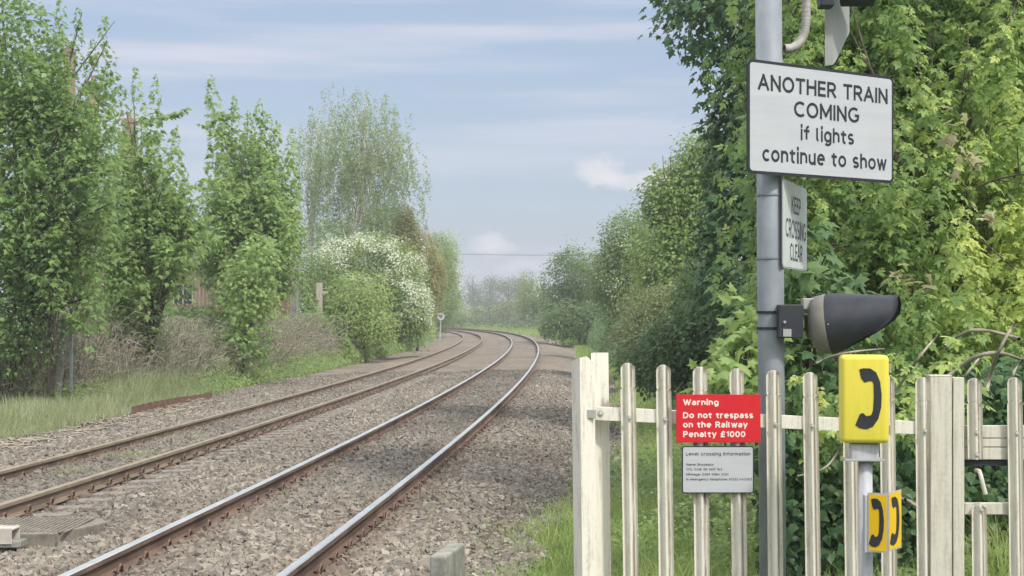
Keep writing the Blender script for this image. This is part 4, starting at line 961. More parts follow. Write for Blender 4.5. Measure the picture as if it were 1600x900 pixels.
# ------------------------------------------------------------------ post with signs
pole_x, pole_d, pole_r = 1.147, 7.10, .0585
pr = empty('signal_post', (pole_x+.008, pole_d, -.2), 'galvanised grey steel post carrying the crossing signs', 'post')
bm = bmesh.new(); add_cyl(bm, (pole_x+.017, pole_d, -.3), (pole_x-.012, pole_d, 3.6), pole_r, seg=40); link('pole', bm_mesh('pole', bm, True), M_galv, pr)
for zz in (2.30, 2.02):
    bm = bmesh.new(); add_cyl(bm, (pole_x-.003, pole_d, zz-.004), (pole_x-.003, pole_d, zz+.004), pole_r+.004, seg=32); add_box(bm, (pole_x+.052, pole_d+.03, zz), (.03, .02, .02), bev=.002); link('clamp_band', bm_mesh('clamp_band', bm), M_galv, pr)
a0 = P(1168, 271.5, 6.88); a1 = P(1396, 284, 7.42); W_ = math.hypot(a1.x-a0.x, a1.y-a0.y)
sg = sign('warning_sign', 'large white sign reading another train coming, black border, on the grey post', 'sign', (a0.x, a0.y, 2.378), (a1.x-a0.x, a1.y-a0.y, 0), W_, .494, .03, M_white, M_black, .0135,
     [('ANOTHER TRAIN', .062, .957, .262, .142), ('COMING', .30, .75, .467, .142), ('if lights', .345, .712, .672, .135), ('continue to show', .093, .948, .885, .14)], .006, M_ink, .178)
bm = bmesh.new()
for zz in (.12, .38): add_box(bm, (.17, .016, zz), (.2, .02, .03), bev=.002)
put('rail_bracket', bm_mesh('rail_bracket', bm), M_galv2, sg, Matrix())
b0 = P(1223, 417, 7.03); b1 = P(1260.5, 421, 7.66)
ks = sign('crossing_sign', 'narrow turned white sign reading keep crossing clear below the larger sign', 'sign', (b0.x, b0.y, P(0, 418, 7.03).z), (b1.x-b0.x, b1.y-b0.y, 0), math.hypot(b1.x-b0.x, b1.y-b0.y), .395, .02, M_white2, M_galv2, .006,
     [('KEEP', .33, .72, .36, .2), ('CROSSING', .1, .94, .65, .22), ('CLEAR', .27, .79, .905, .2)], .004, M_ink, .15)

# hooded lamp on the post
lc = P(1285, 507, 7.06)
lr = empty('signal_lamp', lc, 'black hooded lamp with grey rim clamped to the post, pointing right', 'lamp')
ax = Vector((.93, -.33, .125)).normalized(); side_ = Vector((0, 0, 1)).cross(ax).normalized(); upv = ax.cross(side_)
def lamp_pt(x, r, a): return lc+ax*x+(upv*math.cos(a)+side_*math.sin(a))*r
def revolve(name, prof, seg=40):
    V = []; k = len(prof)
    for i in range(seg):
        for (x, r) in prof: V.append(lamp_pt(x, r, 2*math.pi*i/seg)[:])
    T = [(i*k+j, i*k+j+1, ((i+1) % seg)*k+j+1, ((i+1) % seg)*k+j) for i in range(seg) for j in range(k-1)]
    return np_mesh(name, np.array(V), np.array(T), smooth=True)
link('housing', revolve('housing', [(-.07, 0), (-.07, .055), (-.045, .062), (-.045, .098), (-.03, .115), (-.028, .118)]), M_ring, lr)
link('rim', revolve('rim', [(-.03, .112), (-.028, .126), (.028, .133), (.03, .132), (.03, .12)]), M_ring, lr)
link('lens', revolve('lens', [(.034, 0), (.03, .06), (.02, .118)]), M_glass, lr)
NS, NX = 64, 14; Vv = []
def hood_len(a):
    c = math.cos(a); s = (1-c)/2                           # 0 at the top, 1 underneath
    return float(np.interp(s, (0, .2, .44, .6, .72, .83, .96, 1), (.312, .315, .302, .277, .235, .177, .07, .03)))
for lay in (0, -.0035):
    for i in range(NS):
        a = 2*math.pi*i/NS; L = float(hood_len(a))
        for j in range(NX):
            q = j/(NX-1); x = .028+q*L; r = .1345-.165*max(0, min(x, .37)-.04)-.004*(1 if j == 0 else 0)+lay
            Vv.append(lamp_pt(x, r, a)[:])
Tt = []
for lay in (0, 1):
    o = lay*NS*NX
    for i in range(NS):
        for j in range(NX-1):
            q = (o+i*NX+j, o+i*NX+j+1, o+((i+1) % NS)*NX+j+1, o+((i+1) % NS)*NX+j); Tt.append(q if lay == 0 else q[::-1])
for i in range(NS):
    a_, b_ = i*NX+NX-1, ((i+1) % NS)*NX+NX-1; Tt.append((a_, b_, NS*NX+b_, NS*NX+a_))
link('hood', np_mesh('hood', np.array(Vv), np.array(Tt), smooth=True), M_hood, lr)
bm = bmesh.new(); add_cyl(bm, lamp_pt(.045, .128, 2.0), lamp_pt(.045, .137, 2.0), .0035, seg=10); add_cyl(bm, lamp_pt(.045, .128, -1.6), lamp_pt(.045, .1365, -1.6), .0035, seg=10); link('screw', bm_mesh('screw', bm), M_bolt, lr)
p0, p1 = P(1215, 476, 7.02), P(1253, 528, 7.02)
bm = bmesh.new(); add_box(bm, ((p0.x+p1.x)/2, 7.04, (p0.z+p1.z)/2), (p1.x-p0.x, .11, p0.z-p1.z), bev=.004); br_ = link('mounting_box', bm_mesh('mounting_box', bm), M_hood, lr)
bm = bmesh.new(); q = P(1226, 503, 6.98); add_cyl(bm, q, q+Vector((0, -.006, 0)), .006, seg=12); link('bolt', bm_mesh('bolt', bm), M_bolt, br_)
bm = bmesh.new(); q = P(1230, 520, 6.98); add_box(bm, q, (.036, .005, .033)); link('data_plate', bm_mesh('data_plate', bm), M_galv2, br_)
bm = bmesh.new(); q = P(1262, 475, 7.05); add_box(bm, q, (.05, .06, .05), bev=.004); link('terminal_box', bm_mesh('terminal_box', bm), M_galv2, lr)
for yy in (488, 513):
    bm = bmesh.new(); zz = P(0, yy, 7.1).z; add_cyl(bm, (pole_x, pole_d, zz-.006), (pole_x, pole_d, zz+.006), pole_r+.004, seg=32); link('clamp_band', bm_mesh('clamp_band', bm), M_black, lr)

# signal head above (its lower end is in the frame) with its cable conduit
sh = empty('signal_backboard', P(1300, 60, 7.45), 'grey signal backboard with cut lower corner above the sign', 'signal')
bx = Vector((.62, .785, 0)).normalized(); o0 = P(1301, 0, 7.35)
Mb = Matrix.Translation((o0.x, o0.y, 0)) @ Matrix.Rotation(math.atan2(bx.y, bx.x), 4, 'Z')
def zb(y, D=7.4): return CH+(YH-y)*D/F
bm = bmesh.new(); add_prism(bm, [(0, zb(104)), (.028, zb(98)), (.17, zb(52, 7.5)), (.17, zb(-150)), (0, zb(-150))], 0, .006, Mb); link('plate', bm_mesh('plate', bm), M_galv2, sh)
bm = bmesh.new(); add_prism(bm, [(-.036, zb(102, 7.33)), (0, zb(104)), (0, zb(-150)), (-.036, zb(-150))], -.006, 0.0, Matrix.Translation((o0.x, o0.y, 0))); link('flange', bm_mesh('flange', bm), M_galv2, sh)
bm = bmesh.new(); q = P(1290, -12, 7.25); add_box(bm, q, (.062, .09, .14), bev=.006); link('lamp_bracket', bm_mesh('lamp_bracket', bm), M_hood, sh)
bm = bmesh.new(); q = P(1333, -14, 7.3); add_cyl(bm, q+Vector((-.05, 0, .0)), q+Vector((.09, .0, 0)), .07, seg=24); link('lamp_hood', bm_mesh('lamp_hood', bm, True), M_hood, sh)
bm = bmesh.new(); q0 = P(1208, -70, 7.1); add_cyl(bm, (pole_x, 7.1, q0.z), (P(1340, 0, 7.35).x, 7.38, q0.z), .03, seg=16); link('arm', bm_mesh('arm', bm, True), M_galv, sh)
pts = [P(1224, 76, 7.1), P(1236, 76, 7.11), P(1247, 70, 7.12), P(1255, 58, 7.13), P(1259, 42, 7.13), P(1260, 20, 7.13), P(1259, -20, 7.13), P(1258, -80, 7.13)]
pts = np.array([p[:] for p in pts]); q = np.linspace(0, 1, 90); k = np.linspace(0, 1, len(pts))
pp = np.stack([np.interp(q, k, pts[:, i]) for i in range(3)], -1)
for i in range(3): pp[:, i] = np.convolve(np.pad(pp[:, i], 5, 'edge'), np.ones(11)/11, 'valid')
cd = link('cable_conduit', tube_mesh('cable_conduit', [(pp, .0195+.0012*np.sin(np.arange(90)*2.1))], 14), M_conduit)
tag(cd, 'ribbed grey cable conduit curving out of the post top', 'conduit')

# ------------------------------------------------------------------ fence
FD = 6.8; PXM = F/FD
fr = empty('palisade_fence', (P(1170, 0, FD).x, FD, -.15), 'cream steel palisade fence with rust-streaked rounded pales, left of the gate', 'fence')
LEAN = .013
def pale_mesh(ztop, zbot, wid=.0325, notch=True):
    zs = [zbot]; ws = [1.0]
    zz = np.linspace(zbot, ztop-.125, 5)[1:]; zs += list(zz); ws += [1]*len(zz)
    if notch: zs += [ztop-.112, ztop-.105, ztop-.098, ztop-.085]; ws += [.98, .84, .95, .95]
    zs += [ztop-.03, ztop-.012, ztop-.004, ztop]; ws += [.95, .93, .85, .62]
    u = np.linspace(-1, 1, 21); dep = -.012*np.cos(1.45*np.pi*u)+.003*u*u
    k = len(u); V = []
    for z, w in zip(zs, ws):
        x = u*wid*w
        V.append(np.stack([x, dep, np.full(k, z)-(.010*np.abs(u)**2 if z >= ztop-.013 else 0)], -1)); V.append(np.stack([x[::-1]*.99, dep[::-1]+.003, np.full(k, z)-(.010*np.abs(u[::-1])**2 if z >= ztop-.013 else 0)], -1))
    V = np.concatenate(V); r = 2*k; n = len(zs)
    i, j = np.meshgrid(np.arange(n-1), np.arange(r), indexing='ij')
    T = np.stack([i*r+j, i*r+(j+1) % r, (i+1)*r+(j+1) % r, (i+1)*r+j], -1).reshape(-1, 4)
    o = (n-1)*r; cap = np.array([(o+q, o+q+1, o+r-2-q, o+r-1-q) for q in range(k-1)])
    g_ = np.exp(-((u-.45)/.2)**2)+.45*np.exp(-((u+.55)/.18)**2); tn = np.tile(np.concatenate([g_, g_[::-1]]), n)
    return np_mesh('pale', V, np.concatenate([T, cap]), attr=np.clip(tn, 0, 1)*.95, smooth=False)
bm = bmesh.new(); add_cyl(bm, (0, 0, 0), (0, -.004, 0), .0115, seg=12); add_cyl(bm, (0, -.004, 0), (0, -.009, 0), .008, .004, seg=10); BOLT = bm_mesh('bolt', bm); BOLT.materials.append(M_bolt)
def top_y(px): return 566.5+(px-980)*.0507
def rail_c(px): return 646.5+(px-930)*.0445
def shear(px0, py_ref): return LEAN
def add_pale(parent, px, ytop, zbot=-.15, boltys=(), D=FD, notch=True, mat=None):
    tp = P(px, ytop, D)
    me = pale_mesh(tp.z, zbot, notch=notch)
    o = bpy.data.objects.new('pale', me); COL.objects.link(o); me.materials.append(mat or M_pale); o.parent = parent; o.matrix_parent_inverse = wm(parent).inverted()
    jl = LEAN+math.sin(px*1.7)*.0022; Sh = Matrix.Identity(4); Sh[0][2] = -jl; Sh[0][3] = tp.x+jl*tp.z; Sh[1][2] = math.sin(px*.9)*.003; Sh[1][3] = D-.02
    me.transform(Sh); 
    for by in boltys:
        q = P(px+2, by, D); bo = bpy.data.objects.new('bolt', BOLT); COL.objects.link(bo); bo.parent = o
        bo.location = (q.x, D-.032, q.z)
        bo.matrix_parent_inverse = wm(o).inverted()
    return o
for px in (980.5, 1036, 1093, 1150, 1207.5, 1265, 1327, 1385, 1440.5):
    add_pale(fr, px, top_y(px) if px < 1430 else 589, boltys=(rail_c(px)+4,) if px not in (1093, 1150, 1327, 1385) else ())
# two angle rails
def sl_box(bm, px0, py0, px1, py1, h, d, D):
    a, b_ = P(px0, py0, D), P(px1, py1, D)
    vs = add_box(bm, (0, 0, 0), (1, d, h))
    for v in vs:
        q = v.co.x+.5; v.co.x = a.x+(b_.x-a.x)*q; v.co.z += a.z+(b_.z-a.z)*q; v.co.y += D
bm = bmesh.new(); sl_box(bm, 928, 646.5, 1452, rail_c(1452), .052, .006, FD); sl_box(bm, 928, 636.5, 1452, rail_c(1452)-9.5, .006, .04, FD+.024); link('rail', bm_mesh('rail', bm), M_pale, fr)
bm = bmesh.new(); sl_box(bm, 928, 1046.5, 1452, 1046.5+23, .052, .006, FD); sl_box(bm, 928, 1037, 1452, 1060, .006, .04, FD+.024); link('rail', bm_mesh('rail', bm), M_pale, fr)
# end post, an H section seen from its corner
pc = P(925, 560, 6.86)
def plate(bm, pa, pb, ya, yb, yc, zlow, th=.008):
    """upright plate between two ground points with its own top line"""
    pa, pb = Vector(pa), Vector(pb); d = (pb-pa); L = d.length; ang = math.atan2(d.y, d.x)
    M = Matrix.Translation((pa.x, pa.y, 0)) @ Matrix.Rotation(ang, 4, 'Z')
    Sh = Matrix.Identity(4); Sh[0][2] = -LEAN; Sh[0][3] = LEAN*1.5
    pts = [(0, zlow), (L, zlow), (L, yb), (L*.5, yc), (0, ya)]
    add_prism(bm, pts, 0, th, Sh @ M)
z = lambda y, D: CH+(YH-y)*D/F
post = empty('fence_post', P(925, 900, 6.84), None, None); bpy_roots.remove(post)
bpy.data.objects.remove(post)
bm = bmesh.new()
A = P(893, 0, 6.78); B = P(906, 0, 6.70); C = P(929, 0, 6.74); E_ = P(927, 0, 6.86); G_ = P(951, 0, 6.9)
plate(bm, (A.x, A.y, 0), (B.x, B.y, 0), z(566, 6.78), z(560, 6.70), z(561, 6.74), -.2)
plate(bm, (B.x+.001, B.y, 0), (C.x, C.y, 0), z(560, 6.70), z(568, 6.74), z(557, 6.72), -.2)
link('post', bm_mesh('post', bm), M_pale, fr)
bm = bmesh.new()
plate(bm, (E_.x, E_.y, 0), (G_.x, G_.y, 0), z(551, 6.86), z(551, 6.9), z(551, 6.88), -.2)
plate(bm, (C.x-.006, C.y+.006, 0), (E_.x-.002, E_.y, 0), z(568, 6.74), z(552, 6.86), z(560, 6.8), -.2, .006)
link('post', bm_mesh('post', bm), M_pale, fr)
bm = bmesh.new(); q = P(921, 647, 6.72); add_box(bm, q, (.055, .006, .036), bev=.0015); link('bracket', bm_mesh('bracket', bm), M_galv2, fr)
bo = bpy.data.objects.new('bolt', BOLT); COL.objects.link(bo); bo.parent = fr; bo.matrix_parent_inverse = wm(fr).inverted(); bo.location = P(938, 647, 6.77); bo.scale = (1.25, 1.25, 1.25)

# signs on the fence
def flat_sign(name, label, x0, x1, y0, y1, D, rad, face, edge, border, lines, ink, off):
    a = P(x0, y1, D); b_ = P(x1, y1, D); H = (y1-y0)*D/F
    return sign(name, label, 'sign', (a.x, D, a.z), (1, 0, 0), b_.x-a.x, H, rad, face, edge, border, lines, .004, ink, off)
def fl(x0, x1, base, cap, X0, X1, Y0, Y1): return ((x0-X0)/(X1-X0), (x1-X0)/(X1-X0), (base-Y0)/(Y1-Y0), cap/(Y1-Y0))
rw = [(s,)+fl(a, b_, c, d, 82, 741, 83, 458) for s, a, b_, c, d in (('Warning', 135, 413, 166, 46), ('Do not trespass', 135, 683, 268, 48), ('on the Railway', 135, 641, 341, 48), ('Penalty £1000', 136, 622, 416, 48))]
flat_sign('trespass_sign', 'red fence sign warning not to trespass on the railway', 1056.5, 1188.3, 616.5, 691.5, FD-.045, .002, M_red, M_red, .001, rw, M_cream, .215)
iw = [(s,)+fl(a, b_, c, d, 126, 690, 482, 855) for s, a, b_, c, d in (('Level crossing information', 157, 662, 556, 27), ('Name: Brooksby', 160, 375, 636, 19), ('O.S. Grid: SK 669 163', 160, 440, 673, 19), ('Mileage: GSM 108m 31ch', 160, 490, 713, 19), ('In emergency telephone: 01332 442403', 160, 674, 752, 19))]
inf = flat_sign('information_sign', 'white level crossing information sign under the red sign', 1065.5, 1178, 697, 771, FD-.043, .012, M_white, M_black, .0048, iw, M_greyink, .15)

# ------------------------------------------------------------------ gate
gt = empty('palisade_gate', (P(1560, 0, FD).x, FD, -.1), 'cream steel palisade gate with lock opening at the right edge', 'gate')
gp = empty('gate_post', (P(1472, 0, FD).x, FD, -.2), 'square cream steel gate post between fence and gate', 'post')
def fbox(bm, x0, x1, y0, y1, D, d, bev=.003):
    a, b_ = P(x0, y0, D), P(x1, y1, D); add_box(bm, ((a.x+b_.x)/2, D+d/2, (a.z+b_.z)/2), (b_.x-a.x, d, a.z-b_.z), bev=bev)
bm = bmesh.new(); fbox(bm, 1454, 1487.5, 588, 1180, FD-.02, .09, .004); link('column', bm_mesh('column', bm), M_gate, gp)
bm = bmesh.new(); fbox(bm, 1453.5, 1488, 586.6, 588.4, FD-.021, .092, .001); link('cap', bm_mesh('cap', bm), M_gate, gp)
bm = bmesh.new(); fbox(bm, 1489.5, 1507, 590, 1120, FD-.01, .05, .003); link('stile', bm_mesh('stile', bm), M_gate, gt)
for y0, y1 in ((665, 684), (685.5, 698), (699.5, 718), (786, 804), (1060, 1080)):
    bm = bmesh.new(); fbox(bm, 1507.5, 1640, y0, y1, FD+.006, .03, .002); link('rail', bm_mesh('rail', bm), M_gate, gt)
add_pale(gt, 1520.5, 590, zbot=P(0, 717, FD).z, boltys=(676, 710), mat=M_pale)
add_pale(gt, 1528, 787, zbot=-.1, boltys=(796,), notch=False, mat=M_pale)
add_pale(gt, 1583, 589, boltys=(677,), mat=M_pale); add_pale(gt, 1641, 589, mat=M_pale)
bm = bmesh.new(); fbox(bm, 1507.5, 1578, 719, 785, FD+.05, .012, .002)
bmesh.ops.delete(bm, geom=bm.verts[:], context='VERTS')
fbox(bm, 1508, 1578, 718.5, 728, FD+.02, .045, .002); link('lock_box', bm_mesh('lock_box', bm), M_hood, gt)
hp = np.array([P(1525, 735, FD+.03)[:], P(1530, 736, FD)[:], P(1533, 745, FD-.02)[:], P(1536, 758, FD-.025)[:], P(1540, 772, FD-.025)[:]])
link('latch_handle', tube_mesh('latch_handle', [(hp, .0095)], 10), M_gate, gt)

# ------------------------------------------------------------------ yellow telephone
TD = 6.3
te = empty('emergency_telephone', (P(1353, 0, TD).x, TD, -.1), 'yellow telephone box with black handset symbol on a grey tube', 'telephone')
def tbox(x0, x1, y0, y1, D, d, bev): 
    bm = bmesh.new(); fbox(bm, x0, x1, y0, y1, D, d, bev); return bm
bm = bmesh.new(); a, b_ = P(1315, 693, TD), P(1389, 555, TD)
r_ = bmesh.ops.create_cube(bm, size=1)
for v in r_['verts']: v.co = Vector(((a.x+b_.x)/2+v.co.x*(b_.x-a.x), TD+.07+v.co.y*.14, (a.z+b_.z)/2+v.co.z*(b_.z-a.z)))
bmesh.ops.bevel(bm, geom=bm.edges[:], offset=.02, segments=5, affect='EDGES', profile=.5)
yr = Matrix.Translation(((a.x+b_.x)/2, TD, 0)) @ Matrix.Rotation(R(-7), 4, 'Z') @ Matrix.Translation((-(a.x+b_.x)/2, -TD, 0))
bmesh.ops.transform(bm, matrix=yr, verts=bm.verts[:]); link('box', bm_mesh('box', bm, True), M_yel, te)
HS = [(157, 92), (172, 87), (200, 88), (222, 103), (237, 140), (243, 190), (241, 240), (230, 285), (210, 315), (185, 326), (160, 322), (142, 310), (160, 266), (172, 262), (185, 275), (203, 270), (210, 252), (213, 200), (212, 150), (207, 138), (196, 137), (178, 143), (165, 128)]
def handset(x0, y0, w, h, D, M=None, X0=88, Y0=35, W0=187, H0=348):
    pts = []
    for (px, py) in HS[::-1]:
        q = P(x0+(px-X0)/W0*w, y0+(py-Y0)/H0*h, D); pts.append((q.x, q.z))
    bm = bmesh.new(); add_prism(bm, pts, D-.002, D+.001, M); return bm_mesh('handset_symbol', bm)
link('handset_symbol', handset(1315, 554.5, 75, 139, TD), M_ink, te).matrix_basis = yr
bm = bmesh.new()
for yy in (575, 672):
    q = P(1392, yy, TD+.05); add_cyl(bm, q+Vector((-.004, 0, -.018)), q+Vector((-.004, 0, .018)), .006, seg=10)
link('hinge', bm_mesh('hinge', bm), M_galv2, te)
bm = tbox(1331, 1374, 694, 719, TD+.03, .06, .003); link('bracket', bm_mesh('bracket', bm), M_greypaint, te)
bm = tbox(1321, 1384, 718, 721, TD+.005, .1, .001); link('shelf', bm_mesh('shelf', bm), M_galv2, te)
bm = bmesh.new(); q = P(1352, 0, TD+.06); add_cyl(bm, (q.x+.004, q.y, -.3), (q.x, q.y, P(0, 721, TD+.06).z), .028, seg=24); link('tube', bm_mesh('tube', bm, True), M_greypaint, te)
# angled pair of telephone signs
vs_ = empty('telephone_sign', P(1390, 815, TD-.05), 'small two sided yellow telephone sign below the telephone box', 'sign')
def vpanel(x0, D0, x1, D1, y0, y1, sy):
    a, b_ = P(x0, y1, D0), P(x1, y1, D1); H = (y1-y0)*D0/F; L = math.hypot(b_.x-a.x, b_.y-a.y); M = Matrix.Translation((a.x, a.y, a.z)) @ Matrix.Rotation(math.atan2(b_.y-a.y, b_.x-a.x), 4, 'Z')
    bm = bmesh.new(); add_prism(bm, [(0, 0), (L, 0), (L, H), (0, H)], 0, .004, M); p = link('panel', bm_mesh('panel', bm), M_greypaint, vs_)
    bm = bmesh.new(); add_prism(bm, [(.006, .006), (L-.006, .006), (L-.006, H-.006), (.006, H-.006)], -.001, .001, M); link('face', bm_mesh('face', bm), M_yel2, p)
    pts = [((px-135)/125*L*.9+L*.02, H-(py-60)/290*H) for px, py in HS[::-1]]
    bm = bmesh.new(); add_prism(bm, pts, -.0025, -.0005, M); link('handset_symbol', bm_mesh('handset_symbol', bm), M_ink, p)
vpanel(1355.5, 6.24, 1387.8, 6.20, 769.5, 862, 0); vpanel(1388.6, 6.20, 1408.5, 6.31, 769.5, 862, 0)
bm = bmesh.new(); q0, q1 = P(1349, 773, 6.27), P(1356, 862, 6.27); add_box(bm, ((q0.x+q1.x)/2, 6.262, (q0.z+q1.z)/2), (q1.x-q0.x, .04, q0.z-q1.z), bev=.001)
link('back_plate', bm_mesh('back_plate', bm), M_greypaint, vs_)

# ------------------------------------------------------------------ lineside things
# concrete marker
c0 = P(697, 873, 10.2); mk = empty('concrete_marker', (c0.x, c0.y, -.3), 'short weathered concrete marker post at the bottom of the picture', 'marker')
dv = Vector((P(730, 851, 10.85).x-c0.x, .65, 0)).normalized()
Mk = Matrix.Translation((c0.x, c0.y, 0)) @ Matrix.Rotation(math.atan2(dv.y, dv.x), 4, 'Z')
bm = bmesh.new(); add_box(bm, (.3, .055, -.03), (.6, .11, .52), Mk, bev=.014); link('block', bm_mesh('block', bm, False), M_oldconc, mk)
bm = bmesh.new(); add_box(bm, (.3, .055, -.34), (.68, .2, .12), Mk, bev=.012); link('footing', bm_mesh('footing', bm), M_oldconc, mk)
# ribbed ramp block between the tracks
rp = empty('crossing_ramp', (-4.3, 14.3, -.2), 'ribbed grey wedge shaped ramp block lying between the two tracks', 'ramp')
foot = [(-4.88, 13.7), (-3.93, 13.72), (-3.70, 14.5), (-3.80, 14.85), (-4.84, 14.8)]
bm = bmesh.new(); a = [bm.verts.new((x, y, -.28)) for x, y in foot]; ht = (-.105, -.105, -.115, -.12, -.11); b_ = [bm.verts.new((x, y, h_)) for (x, y), h_ in zip(foot, ht)]
bm.faces.new(a[::-1]); bm.faces.new(b_)
for i in range(5): bm.faces.new((a[i], a[(i+1) % 5], b_[(i+1) % 5], b_[i]))
bmesh.ops.bevel(bm, geom=bm.edges[:], offset=.008, segments=1, affect='EDGES'); M_ramp = dirty('brown grey ramp', (.25, .225, .185), (.13, .11, .085), streak=False, amount=(.45, .7), rough=.95); link('block', bm_mesh('block', bm), M_ramp, rp)
bm = bmesh.new()
for k in range(22):
    x0 = -4.82+k*.046; add_box(bm, (x0, 14.27, -.103), (.022, .98, .012), Matrix.Translation((0, 0, 0)), bev=.002)
link('tread_rib', bm_mesh('tread_rib', bm), M_ramp, rp)
bx_ = empty('junction_box', P(14, 848, 13.5), 'small pale open ended box in front of the ribbed ramp block', 'box')
bm = bmesh.new(); q0, q1 = P(-12, 827, 13.45), P(22, 846, 13.45)
add_box(bm, ((q0.x+q1.x)/2, 13.5, q0.z), (q1.x-q0.x, .22, .012), bev=.002); add_box(bm, ((q0.x+q1.x)/2, 13.39, (q0.z+q1.z)/2), (q1.x-q0.x, .012, q0.z-q1.z+.03), bev=.002); add_box(bm, ((q0.x+q1.x)/2, 13.61, (q0.z+q1.z)/2), (q1.x-q0.x, .012, q0.z-q1.z+.03), bev=.002)
link('lid', bm_mesh('lid', bm), pmat('pale lid', (.42, .39, .33), (.52, .49, .42), 8, .8), bx_)
bm = bmesh.new(); add_box(bm, (q0.x+.1, 13.5, q1.z-.02), (.3, .2, .05), bev=.004); link('base', bm_mesh('base', bm), M_oldconc, bx_)
# rusty sheet edging
e0, e1 = P(205, 646, 34.0), P(333, 618, 41.0); rs_ = empty('rusty_sheet', ((e0.x+e1.x)/2, 37.5, -.4), 'long rusty corrugated sheet edging the left grass', 'sheet')
n = 60; Vv = []
for k in range(n+1):
    q = k/n; x, y = e0.x+(e1.x-e0.x)*q, e0.y+(e1.y-e0.y)*q; w = .03*math.sin(k*1.55)
    for dy in (0, .012):
        Vv += [(x+w, y+dy, -.5), (x+w, y+dy, -.19+.02*math.sin(q*5))]
T = []
for k in range(n):
    o = k*4; T += [(o, o+4, o+5, o+1), (o+2, o+3, o+7, o+6), (o+1, o+5, o+7, o+3)]
link('sheet', np_mesh('sheet', np.array(Vv), np.array(T)), M_sheet, rs_)
# whistle board
wb = empty('whistle_board', P(686, 520, 130), 'small round white whistle board with black letter W by the far bend', 'sign')
Dw = 130; bm = bmesh.new(); q = P(685, 520, Dw); q2 = P(689, 505, Dw); add_cyl(bm, (q.x+.1, Dw, -.5), (q2.x, Dw, P(0, 492, Dw).z), .05, seg=10); link('post', bm_mesh('post', bm), M_greypaint, wb)
bm = bmesh.new(); q = P(689, 494.5, Dw); add_cyl(bm, q+Vector((0, -.05, 0)), q+Vector((0, -.08, 0)), .3, seg=32); link('disc', bm_mesh('disc', bm), M_white, wb)
me = text_mesh('W', .34, .3, .22); o = link('lettering', me, M_ink, wb); me.transform(Matrix.Translation((q.x-.17, q.y-.085, q.z-.15)))
# leaning concrete post and thin steel post, left
for nm, lab, pts, r_, mt in (('concrete_post', 'leaning grey concrete post among the brambles at left', ((88, 600), (103, 498)), .075, M_oldconc), ('steel_post', 'thin upright pale steel post beside the leaning concrete post', ((111, 604), (111, 482)), .032, M_galv)):
    D = 33.5; a, b_ = P(*pts[0], D), P(*pts[1], D); a.z -= .3
    rt = empty(nm, a, lab, 'post'); d = (b_-a); Mx = Matrix.Translation((a+b_)/2) @ d.to_track_quat('Z', 'Y').to_matrix().to_4x4()
    bm = bmesh.new(); add_box(bm, (0, 0, 0), (r_*2, r_*2, d.length), Mx, bev=.012); link('shaft', bm_mesh('shaft', bm), mt, rt)
    bm = bmesh.new(); add_cyl(bm, b_-d.normalized()*.12+Vector((0, -r_-.012, 0)), b_-d.normalized()*.12+Vector((0, -r_+.02, 0)), .02, seg=10); link('bolt', bm_mesh('bolt', bm), M_bolt, rt)
# stake on the right bank
D = 118; a, b_ = P(844, 524, D), P(846, 502, D); rt = empty('stake', a, 'thin pale wooden stake on the right bank near the bend', 'stake')
bm = bmesh.new(); add_cyl(bm, a-Vector((0, 0, .2)), b_, .06, .05, seg=8); link('shaft', bm_mesh('shaft', bm), M_greywood, rt)
# brick pier with slab cap, timber post, low wall
D = 68; gpz = gz((455-800)*D/F, D); a = P(455, 418, D)
rt = empty('gate_pier', (a.x, D, gpz), 'old grey pier with a flat slab cap beside the bank', 'pier')
bm = bmesh.new(); add_box(bm, (a.x, D, (gpz+a.z)/2-.1), (.55, .55, a.z-gpz-.05), bev=.02); link('shaft', bm_mesh('shaft', bm), M_oldconc, rt)
bm = bmesh.new(); Mx = Matrix.Translation((a.x+.08, D, a.z-.02)) @ Matrix.Rotation(R(9), 4, 'Y'); add_box(bm, (0, 0, 0), (.95, .8, .13), Mx, bev=.02); link('cap', bm_mesh('cap', bm), M_slate, rt)
D = 72; a = P(499, 442, D); rt = empty('timber_post', (a.x, D, gz(a.x, D)), 'square grey timber post right of the old pier', 'post')
bm = bmesh.new(); add_box(bm, (a.x, D, (a.z+gz(a.x, D))/2), (.26, .26, a.z-gz(a.x, D)), bev=.02); link('shaft', bm_mesh('shaft', bm), M_greywood, rt)
bm = bmesh.new(); q = P(503, 457, D); add_box(bm, (q.x+.12, D-.02, q.z), (.3, .06, .1), bev=.01); link('rail_stub', bm_mesh('rail_stub', bm), M_greywood, rt)
rt = empty('low_wall', P(530, 500, 75), 'low lichened concrete wall half buried in dead brambles', 'wall')
a, b_ = P(470, 490, 70), P(562, 487, 79); d = b_-a; Mx = Matrix.Translation((a.x, a.y, 0)) @ Matrix.Rotation(math.atan2(d.y, d.x), 4, 'Z'); L = math.hypot(d.x, d.y)
bm = bmesh.new(); add_box(bm, (L/2, 0, .77), (L, .18, 2.1), Mx, bev=.03); link('panel', bm_mesh('panel', bm), M_oldconc, rt)
bm = bmesh.new(); add_box(bm, (L+.1, -.02, .82), (.2, .26, 2.25), Mx, bev=.02); link('end_post', bm_mesh('end_post', bm), M_oldconc, rt)
